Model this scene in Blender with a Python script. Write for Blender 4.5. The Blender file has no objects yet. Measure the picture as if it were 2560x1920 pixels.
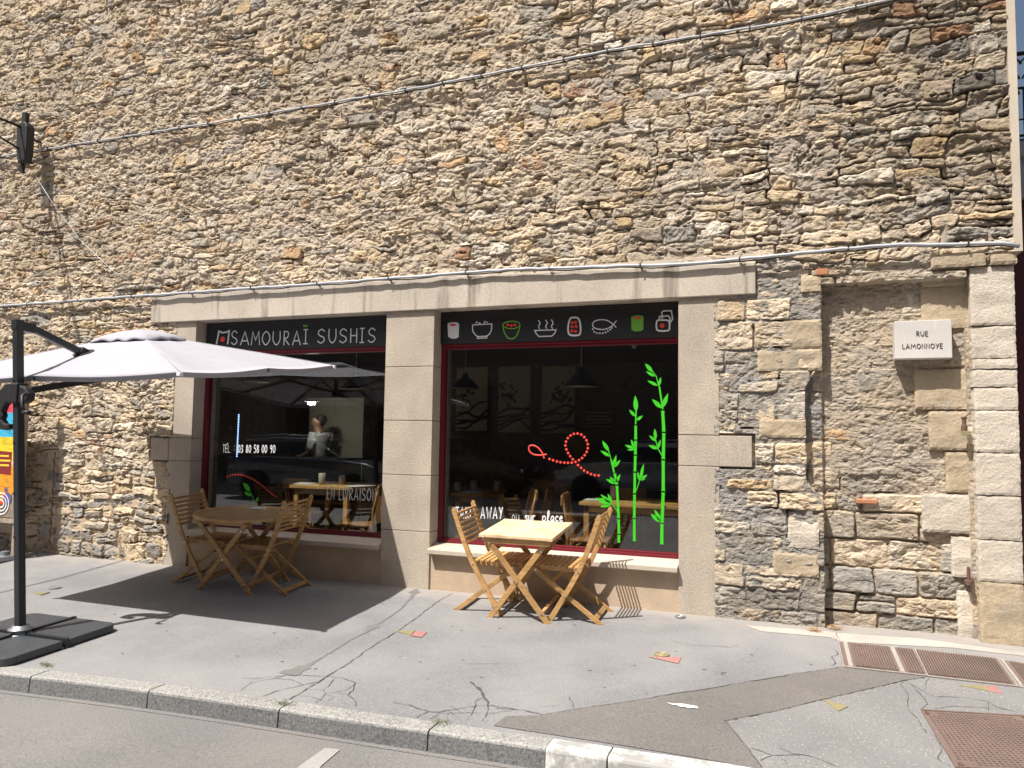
import bpy, math, random
import numpy as np
from mathutils import Vector, Matrix, Euler

# ------------------------------------------------------------------ camera, sky, sun, exposure
sc = bpy.context.scene
col = sc.collection
YAW, PITCH, ROLL, FPX = math.radians(20.0), math.radians(3.9), math.radians(.85), 1850.
CAM = np.array([0, -6.6, 1.517])
def _axes():
    cy, sy, cp, sp, cr, sr = math.cos(YAW), math.sin(YAW), math.cos(PITCH), math.sin(PITCH), math.cos(ROLL), math.sin(ROLL)
    f = np.array([-sy*cp, cy*cp, sp]); r0 = np.array([cy, sy, 0]); u0 = np.cross(r0, f)
    return cr*r0+sr*u0, -sr*r0+cr*u0, f
AR, AU, AF = _axes()
cd = bpy.data.cameras.new('camera'); cam = bpy.data.objects.new('camera', cd); col.objects.link(cam)
cd.sensor_width = 36; cd.lens = FPX/2560*36; cd.clip_end = 400; cd.clip_start = .05
M = Matrix.Identity(4)
for i, a in enumerate((AR, AU, -AF)):
    for k in range(3): M[k][i] = a[k]
for k in range(3): M[k][3] = CAM[k]
cam.matrix_world = M; sc.camera = cam

KX, KY = .32, .49                                   # horizontal travel of sunlight per metre of fall
SUN = Vector((KX, KY, -1)).normalized()
sl = bpy.data.lights.new('sun', 'SUN'); sl.energy = 4.6; sl.angle = math.radians(.53); sl.color = (1, .95, .87)
so = bpy.data.objects.new('sun', sl); col.objects.link(so)
so.rotation_euler = SUN.to_track_quat('-Z', 'Y').to_euler(); so.location = (-8, -10, 20)
w = bpy.data.worlds.new('World'); sc.world = w; w.use_nodes = True
nt = w.node_tree; bg = nt.nodes['Background']; sky = nt.nodes.new('ShaderNodeTexSky'); sky.sky_type = 'NISHITA'
sky.sun_disc = False; sky.sun_elevation = math.atan(1/math.hypot(KX, KY)); sky.sun_rotation = math.atan2(-KX, -KY)
sky.air_density = 1.3; sky.dust_density = 6
nt.links.new(sky.outputs[0], bg.inputs[0]); bg.inputs[1].default_value = .060
sc.view_settings.view_transform = 'Standard'; sc.view_settings.look = 'None'; sc.view_settings.gamma = 1
sc.view_settings.exposure = .68

random.seed(7)
R = random.Random(11)

# ------------------------------------------------------------------ turning measured directions into places on real planes
def ray(x, y): return AF + AR*(x-1280)/FPX - AU*(y-960)/FPX
def onY(x, y, Y=0.):
    d = ray(x, y); t = (Y-CAM[1])/d[1]; return CAM+t*d
def gz(y): return .068*y if y > -.8 else -.0544+.032*(y+.8)
def onG(x, y, dz=0.):
    d = ray(x, y); z = -.1
    for _ in range(12):
        t = (z-CAM[2])/d[2]; p = CAM+t*d; z = gz(p[1])+dz
    return CAM+((z-CAM[2])/d[2])*d
def z1(x, y): return x/3.456, 760+y/3.456
def z2(x, y): return 480+x/3.456, 760+y/3.456
def z3(x, y): return 1080+x/3.456, 740+y/3.456
def z4(x, y): return 380+x/3.072, 1140+y/3.072
def z5(x, y): return 1080+x/3.456, 1160+y/3.456
def z6(x, y): return x/3.19, 1400+y/3.19
def z7(x, y): return 1600+x/2.304, 1540+y/2.304
def z8(x, y): return 600+x/2.212, 1480+y/2.212

# ------------------------------------------------------------------ materials
def mat(name, color=(.5, .5, .5), rough=.7, metal=0, spec=None):
    m = bpy.data.materials.new(name); m.use_nodes = True; b = m.node_tree.nodes['Principled BSDF']
    b.inputs['Base Color'].default_value = (*color, 1); b.inputs['Roughness'].default_value = rough; b.inputs['Metallic'].default_value = metal
    if spec is not None: b.inputs['Specular IOR Level'].default_value = spec
    return m
class NB:
    def __init__(s, m): s.m = m; s.t = m.node_tree; s.b = s.t.nodes['Principled BSDF']; s.co = None
    def n(s, ty, **k):
        x = s.t.nodes.new(ty)
        for a, v in k.items():
            if a.startswith('_'): setattr(x, a[1:], v)
            else: x.inputs[a.replace('__', ' ')].default_value = v
        return x
    def l(s, a, b): s.t.links.new(a, b)
    def coord(s, scale=(1, 1, 1)):
        c = s.n('ShaderNodeTexCoord'); mp = s.n('ShaderNodeMapping'); mp.inputs['Scale'].default_value = scale
        s.l(c.outputs['Object'], mp.inputs[0]); return mp.outputs[0]
    def noise(s, co, scale, detail=4, rough=.6):
        x = s.n('ShaderNodeTexNoise', Scale=scale, Detail=detail, Roughness=rough); s.l(co, x.inputs['Vector']); return x.outputs['Fac']
    def ramp(s, fac, stops):
        r = s.n('ShaderNodeValToRGB'); e = r.color_ramp.elements
        while len(e) < len(stops): e.new(.5)
        for el, (p, c) in zip(e, stops):
            el.position = p; el.color = (*c, 1) if len(c) == 3 else c
        s.l(fac, r.inputs[0]); return r.outputs[0]
    def mix(s, a, b, fac, mode='MIX'):
        x = s.n('ShaderNodeMix', _data_type='RGBA', _blend_type=mode)
        for sock, v in ((x.inputs[6], a), (x.inputs[7], b), (x.inputs[0], fac)):
            if hasattr(v, 'is_linked'): s.l(v, sock)
            elif isinstance(v, (int, float)): sock.default_value = v
            else: sock.default_value = (*v, 1)
        return x.outputs[2]
    def bump(s, h, strength=.5, dist=.01, normal=None):
        x = s.n('ShaderNodeBump', Strength=strength, Distance=dist); s.l(h, x.inputs['Height'])
        if normal is not None: s.l(normal, x.inputs['Normal'])
        return x.outputs[0]
    def color(s, c): s.l(c, s.b.inputs['Base Color'])
    def normal(s, n_): s.l(n_, s.b.inputs['Normal'])
def speckle(name, c, var=.25, scale=60, rough=.85, bs=.4, bd=.004, big=1.2, stain=None, light=None, dark=None):
    m = mat(name, c, rough); q = NB(m); co = q.coord()
    f = q.noise(co, scale, 6, .75); g = q.noise(co, big, 4, .6)
    lo = tuple(v*(1-var) for v in c); hi = tuple(min(1, v*(1+var)) for v in c)
    a = q.ramp(f, [(.28, lo), (.72, hi)])
    g2 = q.ramp(g, [(.3, (.84, .84, .84)), (.7, (1.12, 1.12, 1.1))])
    a = q.mix(a, g2, 1., 'MULTIPLY')
    if stain:
        sc_, lo_, hi_, cc, am = stain; mp = q.coord(sc_); s_ = q.noise(mp, 1, 5, .65)
        k = q.ramp(s_, [(lo_, (0, 0, 0)), (hi_, (am, am, am))]); a = q.mix(a, cc, k)
    if light:
        v = q.n('ShaderNodeTexVoronoi', Scale=light[0]); q.l(co, v.inputs['Vector'])
        k = q.ramp(v.outputs['Distance'], [(light[1], (1, 1, 1)), (light[1]+.06, (0, 0, 0))]); a = q.mix(a, light[2], k)
    if dark:
        v = q.n('ShaderNodeTexVoronoi', Scale=dark[0]); q.l(co, v.inputs['Vector'])
        k = q.ramp(v.outputs['Distance'], [(dark[1], (.8, .8, .8)), (dark[1]+.04, (0, 0, 0))]); a = q.mix(a, dark[2], k)
    q.color(a); q.normal(q.bump(f, bs, bd)); return m
def wood(name, c, scale=(3, 40, 40), rough=.5):
    m = mat(name, c, rough); q = NB(m); co = q.coord(scale); f = q.noise(co, 1.6, 5, .6); co2 = q.coord((5, 5, 5)); g = q.noise(co2, 1, 3)
    a = q.ramp(f, [(.25, tuple(v*.62 for v in c)), (.5, c), (.8, tuple(min(1, v*1.3) for v in c))])
    oi = q.n('ShaderNodeObjectInfo'); a = q.mix(a, q.ramp(oi.outputs['Random'], [(0, (.82, .80, .78)), (1, (1.08, 1.06, 1.04))]), 1., 'MULTIPLY')
    a = q.mix(a, q.ramp(g, [(.3, (.74, .69, .64)), (.7, (1.12, 1.12, 1.12))]), 1., 'MULTIPLY')
    q.color(a); q.normal(q.bump(f, .25, .002)); return m

def rock_material():
    m = mat('rubble_stone', rough=.92, spec=.2); q = NB(m); at = q.n('ShaderNodeAttribute', _attribute_name='Col'); co = q.coord()
    f = q.noise(co, 45, 6, .7); g = q.noise(co, 11, 5, .7)
    a = q.mix(at.outputs['Color'], q.ramp(f, [(.3, (.78, .76, .74)), (.7, (1.16, 1.15, 1.12))]), 1., 'MULTIPLY')
    a = q.mix(a, q.ramp(g, [(.3, (.82, .82, .83)), (.66, (1.1, 1.09, 1.06))]), 1., 'MULTIPLY')
    q.color(a)
    co2 = q.coord((26, 26, 60)); h = q.noise(co2, 1.3, 8, .72)
    n1 = q.bump(f, .7, .008); q.normal(q.bump(h, .9, .016, n1)); return m

MT = dict(
    rock=rock_material(),
    pillar=speckle('pillar_stone', (.455, .395, .33), .30, 60, .9, .9, .006, 2.2, stain=((2.5, 2.5, 1.1), .48, .70, (.36, .315, .27), .7)),
    lintel=speckle('lintel_stone', (.50, .445, .38), .22, 70, .9, .5, .003, 1.5, stain=((6, 6, .45), .54, .66, (.22, .19, .16), .8)),
    ashlar=speckle('ashlar_pale', (.64, .57, .49), .14, 50, .9, 1., .014, 1.5, stain=((1.2, 1.2, 6), .5, .8, (.48, .40, .31), .6)),
    ashlar2=speckle('ashlar_tan', (.47, .38, .27), .18, 45, .9, .9, .01, 3, stain=((4, 4, 4), .5, .7, (.36, .32, .26), .7)),
    sill=speckle('sill_stone', (.50, .43, .36), .15, 60, .85, .5, .004, 2, stain=((2, 2, 2), .5, .75, (.36, .31, .26), .6)),
    base=speckle('base_render', (.50, .385, .28), .12, 60, .9, .5, .004, 2, stain=((2.5, 2.5, 2.5), .5, .75, (.38, .31, .25), .7)),
    stucco=speckle('stucco', (.55, .48, .40), .1, 70, .95, .6, .004),
    joint=mat('joint_mortar', (.16, .13, .11), .95),
    pave=speckle('pavement_asphalt', (.198, .198, .209), .32, 75, .88, .7, .004, .8, stain=((.9, .9, .9), .42, .72, (.275, .268, .27), .8), light=(42, .075, (.50, .49, .46))),
    pave2=speckle('patch_asphalt', (.162, .152, .147), .5, 90, .92, .8, .005, 1.2, light=(60, .09, (.30, .28, .26))),
    pave3=speckle('old_patch_asphalt', (.208, .205, .21), .32, 80, .9, .6, .004, 1.2, light=(38, .10, (.48, .47, .45))),
    palepave=speckle('pale_render_strip', (.40, .36, .33), .12, 60, .9, .5, .004, 1.5),
    road=speckle('road_asphalt', (.178, .173, .175), .5, 80, .92, .9, .006, .7, stain=((.5, .5, .5), .45, .75, (.255, .237, .215), .7)),
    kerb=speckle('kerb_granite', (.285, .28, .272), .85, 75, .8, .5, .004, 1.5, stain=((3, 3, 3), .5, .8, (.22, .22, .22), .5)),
    kerbw=speckle('kerb_granite_painted', (.66, .655, .64), .25, 60, .8, .5, .004, 1.5, stain=((7, 7, 7), .44, .56, (.31, .305, .30), .95)),
    crack=mat('crack_dark', (.085, .08, .078), .95),
    seal=speckle('crack_sealant', (.165, .16, .162), .3, 90, .8),
    teak=wood('teak', (.53, .325, .135), (4, 30, 30)),
    teaktop=wood('teak_sunbleached', (.78, .60, .38), (3, 45, 45)),
    pine=wood('interior_pine', (.62, .38, .14), (3, 40, 40), .4),
    beech=wood('bistro_beech', (.42, .21, .07), (20, 20, 4), .35),
    oldwood=wood('old_grey_wood', (.34, .29, .24), (30, 30, 3), .8),
    steel=mat('steel', (.6, .6, .6), .3, 1), zinc=mat('zinc', (.32, .34, .37), .45, .7), rust=speckle('rusty_iron', (.14, .075, .055), .35, 70, .8),
    black=mat('matt_black', (.018, .018, .021), .55), anthracite=speckle('anthracite_paint', (.022, .026, .032), .1, 40, .42, .1, .001),
    slab=speckle('black_resin_slab', (.046, .052, .062), .35, 40, .5, .5, .004, 3),
    panel=mat('sign_panel', (.016, .017, .020), .55), red=mat('red_frame', (.15, .008, .018), .35), burg=speckle('burgundy_paint', (.055, .008, .013), .1, 30, .5, .1),
    white=mat('white_letter', (.78, .80, .84), .5), redv=mat('red_vinyl', (.80, .07, .05), .5), greenv=mat('green_vinyl', (.04, .50, .012), .5), greenl=mat('leaf_green', (.17, .46, .06), .5), inkb=mat('ink', (.05, .045, .04), .7),
    cable=mat('grey_cable', (.44, .46, .50), .5), cablec=mat('black_cable', (.02, .02, .02), .6), brass=speckle('brass', (.27, .235, .13), .2, 60, .45), redp=speckle('faded_red_paint', (.36, .175, .165), .3, 70, .85),
    whitep=speckle('worn_white_paint', (.62, .62, .62), .3, 60, .85), plate=speckle('sign_plate', (.60, .57, .55), .05, 30, .5, .1, .001, stain=((18, 1, 2), .6, .75, (.72, .70, .68), .6)), moss=speckle('moss', (.12, .14, .03), .5, 90, .95),
    cover=speckle('cast_iron', (.17, .122, .108), .35, 80, .7, .4, .003, 3), coverpale=speckle('cover_rim', (.36, .33, .31), .3, 60, .85), dark=mat('interior_dark', (.02, .018, .018), .9),
    intwall=speckle('interior_wall', (.20, .145, .11), .4, 9, .9, .8, .02, 2), intfloor=speckle('interior_floor', (.16, .13, .10), .2, 20, .6), ceil=mat('interior_ceiling', (.10, .09, .08), .9),
    cream=mat('cream_panel', (.55, .52, .42), .6), paper=mat('paper_print', (.75, .62, .45), .8), skin=mat('skin', (.45, .26, .18), .6), hair=mat('hair', (.02, .014, .01), .7), shirt=mat('white_shirt', (.7, .72, .78), .8), apron=mat('ochre_apron', (.5, .28, .05), .8),
    lampin=mat('lamp_inside', (.70, .62, .42), .5), terracotta=speckle('brick_orange', (.42, .19, .10), .25, 60, .9), lichen=mat('dry_moss', (.42, .24, .08), .95),
    carblack=mat('car_paint_black', (.05, .055, .065), .12, .6), cargrey=mat('car_paint_grey', (.32, .35, .40), .15, .5), carblue=mat('car_paint_dark', (.14, .16, .19), .12, .6), carglass=mat('car_glass', (.01, .012, .014), .05), tyre=mat('tyre', (.02, .02, .02), .9),
    facade=speckle('opposite_render', (.15, .13, .115), .1, 10, .9), opglass=mat('window_dark', (.03, .035, .04), .1), tel=mat('menu_card', (.62, .62, .60), .6), cup=mat('stoneware', (.35, .30, .24), .6),
)
def darken_sides(m, c, am):
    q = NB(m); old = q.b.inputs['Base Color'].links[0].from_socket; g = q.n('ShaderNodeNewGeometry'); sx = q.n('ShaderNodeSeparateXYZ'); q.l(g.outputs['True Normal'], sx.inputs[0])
    k = q.ramp(sx.outputs[2], [(.2, (am, am, am)), (.8, (0, 0, 0))]); q.color(q.mix(old, c, k, 'MULTIPLY'))  # multiplies the base colour darker on upright faces, chosen by surface normal
darken_sides(MT['kerb'], (.52, .54, .58), 1.)
def dust(m):
    q = NB(m); old = q.b.inputs['Base Color'].links[0].from_socket; c = q.n('ShaderNodeTexCoord'); sx = q.n('ShaderNodeSeparateXYZ'); q.l(c.outputs['Object'], sx.inputs[0])
    n_ = q.noise(q.coord((1.2, 3, 1)), 2.2, 5, .65); ad = q.n('ShaderNodeMath', _operation='MULTIPLY_ADD'); q.l(n_, ad.inputs[0]); ad.inputs[1].default_value = .75; q.l(sx.outputs[1], ad.inputs[2])
    k = q.ramp(ad.outputs[0], [(.02, (0, 0, 0)), (.42, (.75, .75, .75))]); q.color(q.mix(old, (.33, .30, .275), k))
dust(MT['pave'])
def emis(name, c, s):
    m = mat(name, c); b = m.node_tree.nodes['Principled BSDF']; b.inputs['Emission Color'].default_value = (*c, 1); b.inputs['Emission Strength'].default_value = s; return m
MT['led'] = emis('blue_white_led', (.35, .55, 1.), 3.); MT['lamplight'] = emis('kitchen_tube_light', (1, .93, .78), 90.)
def glass_mat():
    m = bpy.data.materials.new('window_glass'); m.use_nodes = True; t = m.node_tree; t.nodes.remove(t.nodes['Principled BSDF']); out = t.nodes['Material Output']
    tr = t.nodes.new('ShaderNodeBsdfTransparent'); tr.inputs[0].default_value = (.86, .88, .87, 1); gl = t.nodes.new('ShaderNodeBsdfGlossy'); gl.inputs['Roughness'].default_value = 0; gl.inputs['Color'].default_value = (.95, .97, 1, 1)
    lw = t.nodes.new('ShaderNodeLayerWeight'); pw = t.nodes.new('ShaderNodeMath'); pw.operation = 'POWER'; pw.inputs[1].default_value = 5
    ma = t.nodes.new('ShaderNodeMath'); ma.operation = 'MULTIPLY_ADD'; ma.inputs[1].default_value = .95; ma.inputs[2].default_value = .085
    mx = t.nodes.new('ShaderNodeMixShader'); t.links.new(lw.outputs['Facing'], pw.inputs[0]); t.links.new(pw.outputs[0], ma.inputs[0]); t.links.new(ma.outputs[0], mx.inputs[0])
    t.links.new(tr.outputs[0], mx.inputs[1]); t.links.new(gl.outputs[0], mx.inputs[2]); t.links.new(mx.outputs[0], out.inputs[0]); return m
MT['glass'] = glass_mat()
def fabric_mat():
    m = mat('parasol_fabric', (.66, .655, .69), .85); q = NB(m); t = q.t; out = t.nodes['Material Output']
    co = q.coord(); f = q.noise(co, 4, 3); q.color(q.ramp(f, [(.3, (.36, .36, .41)), (.7, (.39, .39, .44))]))
    tl = q.n('ShaderNodeBsdfTranslucent', Color=(.5, .47, .46, 1)); mx = q.n('ShaderNodeMixShader', Fac=.06); q.l(q.b.outputs[0], mx.inputs[1]); q.l(tl.outputs[0], mx.inputs[2]); q.l(mx.outputs[0], out.inputs[0])
    wv = q.noise(q.coord((1.2, 3.5, 2)), 3, 4); q.normal(q.bump(wv, .55, .018)); return m
MT['fabric'] = fabric_mat()

# ------------------------------------------------------------------ object helpers
def tag(o, label=None, cat=None, group=None, kind=None):
    for k, v in (('label', label), ('category', cat), ('group', group), ('kind', kind)):
        if v: o[k] = v
    return o
def empty(name, loc=(0, 0, 0), rot=(0, 0, 0), **k):
    o = bpy.data.objects.new(name, None); col.objects.link(o); o.location = loc; o.rotation_euler = rot; o.empty_display_size = .1
    return tag(o, **k)
class MB:
    def __init__(s): s.v = []; s.f = []
    def add(s, vs, fs):
        k = len(s.v); s.v += [tuple(map(float, v)) for v in vs]; s.f += [tuple(i+k for i in f) for f in fs]; return s
    def box(s, c, d, rot=None):
        x, y, z = (v/2 for v in d); vs = [Vector((a*x, b*y, e*z)) for a in (-1, 1) for b in (-1, 1) for e in (-1, 1)]
        if rot is not None:
            r = Euler(rot).to_matrix() if not isinstance(rot, Matrix) else rot
            vs = [r@v for v in vs]
        return s.add([v+Vector(c) for v in vs], [(0, 1, 3, 2), (4, 6, 7, 5), (0, 4, 5, 1), (2, 3, 7, 6), (0, 2, 6, 4), (1, 5, 7, 3)])
    def bb(s, x0, x1, y0, y1, z0, z1): return s.box(((x0+x1)/2, (y0+y1)/2, (z0+z1)/2), (x1-x0, y1-y0, z1-z0))
    def prism(s, poly, a, b, ax='y'):
        n = len(poly)
        f = {'y': lambda p, t: (p[0], t, p[1]), 'x': lambda p, t: (t, p[0], p[1]), 'z': lambda p, t: (p[0], p[1], t)}[ax]
        vs = [f(p, a) for p in poly]+[f(p, b) for p in poly]
        return s.add(vs, [tuple(range(n)), tuple(range(2*n-1, n-1, -1))]+[(i, i+n, (i+1) % n+n, (i+1) % n) for i in range(n)])
    def beam(s, a, b, wd, th, up=(0, 0, 1)):
        a, b = Vector(a), Vector(b); d = (b-a); L = d.length; d.normalize(); u = Vector(up); r = d.cross(u).normalized(); u = r.cross(d)
        m = Matrix((d, r, u)).transposed(); return s.box((a+b)/2, (L, wd, th), m)
    def tube(s, pts, r, n=10, cap=True, flat=None):
        P = [Vector(p) for p in pts]; rs = r if isinstance(r, (list, tuple)) else [r]*len(P); k = len(s.v); up = None
        for i, p in enumerate(P):
            d = (P[min(i+1, len(P)-1)]-P[max(i-1, 0)]).normalized()
            if up is None: up = Vector((0, 0, 1)) if abs(d.z) < .9 else Vector((1, 0, 0))
            a = d.cross(up).normalized(); b = a.cross(d).normalized(); up = b
            for j in range(n):
                t = 2*math.pi*j/n; s.v.append(tuple(p+a*math.cos(t)*rs[i]+b*math.sin(t)*rs[i]))
        for i in range(len(P)-1):
            for j in range(n): s.f.append((k+i*n+j, k+i*n+(j+1) % n, k+(i+1)*n+(j+1) % n, k+(i+1)*n+j))
        if cap: s.f.append(tuple(k+j for j in range(n))[::-1]); s.f.append(tuple(k+(len(P)-1)*n+j for j in range(n)))
        return s
    def stroke(s, pts, y, wd, th=.003, n=8):
        # rounded flat line lying in a plane y = const, pts are (x, z)
        P = [Vector((p[0], p[1])) for p in pts]
        if len(P) > 1:
            d0 = (P[0]-P[1]).normalized()*wd*.3; d1 = (P[-1]-P[-2]).normalized()*wd*.3
            if (P[0]-P[-1]).length > 1e-5:
                P = [P[0]+d0]+P+[P[-1]+d1]; rs = [wd*.28]+[wd*.5]*(len(P)-2)+[wd*.28]
            else: rs = [wd*.5]*len(P)
        k = len(s.v); m = len(P)
        closed = (P[0]-P[-1]).length < 1e-5
        for i, p in enumerate(P):
            a = P[i]-P[i-1] if i else (P[0]-P[-2] if closed else P[1]-P[0]); b = P[i+1]-P[i] if i < m-1 else (P[1]-P[0] if closed else P[-1]-P[-2])
            t = (a.normalized()+b.normalized())
            if t.length < 1e-4: t = b
            t.normalize(); nn = Vector((-t.y, t.x)); mi = 1/max(.5, abs(nn.dot(Vector((-b.y, b.x)).normalized())))
            for j in range(n):
                an = 2*math.pi*j/n; q = p+nn*math.cos(an)*rs[i]*mi; s.v.append((q.x, y+math.sin(an)*th, q.y))
        for i in range(m-1):
            for j in range(n): s.f.append((k+i*n+j, k+i*n+(j+1) % n, k+(i+1)*n+(j+1) % n, k+(i+1)*n+j))
        s.f.append(tuple(k+j for j in range(n))); s.f.append(tuple(k+(m-1)*n+j for j in range(n))[::-1]); return s
    def disc(s, x, z, r, y, th=.003, n=14, rz=None):
        rz = rz or r; return s.prism([(x+r*math.cos(2*math.pi*i/n), z+rz*math.sin(2*math.pi*i/n)) for i in range(n)], y-th, y+th)
    def lathe(s, prof, c=(0, 0, 0), n=24, ax='z'):
        k = len(s.v); m = len(prof)
        for r, h in prof:
            for j in range(n):
                t = 2*math.pi*j/n; a, b = r*math.cos(t), r*math.sin(t)
                s.v.append((c[0]+a, c[1]+b, c[2]+h) if ax == 'z' else ((c[0]+a, c[1]+h, c[2]+b) if ax == 'y' else (c[0]+h, c[1]+a, c[2]+b)))
        for i in range(m-1):
            for j in range(n): s.f.append((k+i*n+j, k+i*n+(j+1) % n, k+(i+1)*n+(j+1) % n, k+(i+1)*n+j))
        if prof[0][0] > 1e-6: s.f.append(tuple(k+j for j in range(n))[::-1])
        if prof[-1][0] > 1e-6: s.f.append(tuple(k+(m-1)*n+j for j in range(n)))
        return s
    def build(s, name, m, parent=None, smooth=False, bevel=0, **k):
        me = bpy.data.meshes.new(name); me.from_pydata(s.v, [], s.f); me.update()
        o = bpy.data.objects.new(name, me); col.objects.link(o); me.materials.append(MT[m] if isinstance(m, str) else m)
        if smooth: me.polygons.foreach_set('use_smooth', [True]*len(me.polygons))
        if bevel:
            b = o.modifiers.new('b', 'BEVEL'); b.width = bevel; b.segments = 2; b.limit_method = 'ANGLE'
        if parent: o.parent = parent
        return tag(o, **k)
def bsplit(mb, name, m, parent=None, **k):
    # one object for each separate piece of the builder
    n = len(mb.v); p = list(range(n))
    def find(a):
        while p[a] != a: p[a] = p[p[a]]; a = p[a]
        return a
    for f in mb.f:
        for a in f[1:]: p[find(a)] = find(f[0])
    gr = {}
    for f in mb.f: gr.setdefault(find(f[0]), []).append(f)
    out = []
    for fs in gr.values():
        ids = sorted({i for f in fs for i in f}); mp = {i: j for j, i in enumerate(ids)}
        q = MB(); q.v = [mb.v[i] for i in ids]; q.f = [tuple(mp[i] for i in f) for f in fs]; out.append(q.build(name, m, parent, **k))
    return out
def copy_tree(o, parent=None):
    c = o.copy(); col.objects.link(c); c.parent = parent
    for ch in list(o.children): copy_tree(ch, c)
    return c
def cr(pts, k=5):
    # smooth curve through 2D points
    if len(pts) < 3: return pts
    closed = pts[0] == pts[-1]; P = [np.array(p, float) for p in pts]; out = []; n = len(P)
    for i in range(n-1):
        p0 = P[i-1] if i else (P[-2] if closed else P[0]*2-P[1]); p3 = P[i+2] if i+2 < n else (P[1] if closed else P[-1]*2-P[-2])
        for t in np.linspace(0, 1, k, endpoint=False):
            out.append(tuple(.5*(2*P[i]+(P[i+1]-p0)*t+(2*p0-5*P[i]+4*P[i+1]-p3)*t*t+(-p0+3*P[i]-3*P[i+1]+p3)*t**3)))
    out.append(tuple(P[-1])); return out

# ------------------------------------------------------------------ stroke lettering (unit height, per-glyph width)
G = {
 'S': (.55, [cr([(.5, .85), (.28, 1), (.05, .8), (.14, .56), (.42, .42), (.5, .2), (.26, 0), (.02, .14)])]),
 'A': (.62, [[(0, 0), (.3, 1), (.6, 0)], [(.1, .3), (.5, .3)]]), 'M': (.78, [[(0, 0), (.1, 1), (.38, .35), (.66, 1), (.76, 0)]]),
 'O': (.62, [cr([(.3, 1), (.04, .7), (.04, .3), (.3, 0), (.57, .3), (.57, .7), (.3, 1)])]), 'U': (.58, [cr([(.02, 1), (.02, .35), (.28, 0), (.54, .35), (.54, 1)])]),
 'R': (.5, [[(.02, 0), (.02, 1)]+cr([(.02, 1), (.34, .95), (.4, .72), (.28, .52), (.03, .5)])[1:]+[(.48, 0)]]), 'I': (.3, [[(.15, 0), (.15, 1)], [(0, 1), (.3, 1)], [(0, 0), (.3, 0)]]),
 'i': (.12, [[(.06, 0), (.06, 1)]]), 'H': (.58, [[(.02, 0), (.02, 1)], [(.54, 0), (.54, 1)], [(.02, .5), (.54, .5)]]),
 'E': (.42, [[(.4, 1), (.02, 1), (.02, 0), (.4, 0)], [(.02, .52), (.34, .52)]]), 'N': (.52, [[(.02, 0), (.04, 1), (.48, 0), (.48, 1)]]),
 'L': (.38, [[(.02, 1), (.02, 0), (.38, 0)]]), 'V': (.5, [[(0, 1), (.25, 0), (.5, 1)]]), 'W': (.72, [[(0, 1), (.17, 0), (.36, .65), (.54, 0), (.72, 1)]]),
 'Y': (.5, [[(0, 1), (.26, .48)], [(.5, 1), (.18, 0)]]), 'T': (.48, [[(0, 1), (.48, 1)], [(.24, 1), (.24, 0)]]), 'K': (.46, [[(.02, 0), (.02, 1)], [(.44, 1), (.02, .45), (.46, 0)]]),
 '0': (.42, [cr([(.2, 1), (.02, .7), (.02, .3), (.2, 0), (.38, .3), (.38, .7), (.2, 1)])]), '3': (.4, [cr([(.02, .9), (.2, 1), (.36, .8), (.18, .54), (.38, .26), (.2, 0), (0, .1)])]),
 '8': (.42, [cr([(.2, .54), (.05, .78), (.2, 1), (.35, .78), (.2, .54), (.02, .26), (.2, 0), (.38, .26), (.2, .54)])]), '5': (.4, [[(.36, 1), (.06, 1), (.04, .58)]+cr([(.04, .58), (.26, .6), (.38, .32), (.22, 0), (0, .06)])[1:]]),
 '9': (.42, [cr([(.36, .7), (.2, .5), (.04, .74), (.2, 1), (.36, .8), (.34, .4), (.2, 0)])]), ':': (.14, [[(.07, .28), (.07, .3)], [(.07, .68), (.07, .7)]]), '.': (.12, [[(.05, .02), (.05, .04)]]), ' ': (.3, []),
 'o': (.42, [cr([(.2, .5), (.03, .26), (.2, 0), (.37, .26), (.2, .5)])]), 'u': (.42, [cr([(.02, .5), (.04, .12), (.2, 0), (.36, .18), (.36, .5)]), [(.36, .5), (.38, 0)]]),
 's': (.34, [cr([(.3, .42), (.12, .5), (.04, .36), (.26, .18), (.14, 0), (0, .06)])]), 'r': (.32, [[(.02, .5), (.04, 0)], cr([(.03, .28), (.14, .48), (.3, .44)])]),
 'p': (.44, [[(.02, .5), (.04, -.4)], cr([(.03, .36), (.22, .52), (.38, .28), (.2, 0), (.04, .1)])]), 'l': (.3, [cr([(.02, .1), (.24, .7), (.16, 1), (.06, .7), (.1, .1), (.26, .04)])]),
 'a': (.44, [cr([(.34, .4), (.18, .5), (.02, .22), (.16, 0), (.34, .3)]), [(.36, .48), (.38, 0)]]), 'c': (.36, [cr([(.32, .42), (.16, .5), (.02, .24), (.16, 0), (.34, .08)])]),
 'e': (.4, [cr([(.04, .26), (.32, .3), (.2, .5), (.03, .26), (.16, 0), (.36, .08)])]),
}
def text(mb, s, p0, p1, h, wd, y, gap=.14, th=.0025):
    # fits the line of writing between p0 and p1 (x, z) on the plane y
    tot = sum(G[c][0]+gap for c in s)-gap; ux = (p1[0]-p0[0])/tot; sl_ = (p1[1]-p0[1])/(p1[0]-p0[0]); x = 0
    for c in s:
        gw, sts = G[c]
        for st in sts:
            q = [(p0[0]+(x+a)*ux, p0[1]+(x+a)*ux*sl_+b*h) for a, b in st]; mb.stroke(q, y, wd, th)
        x += gw+gap
    return mb

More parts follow.
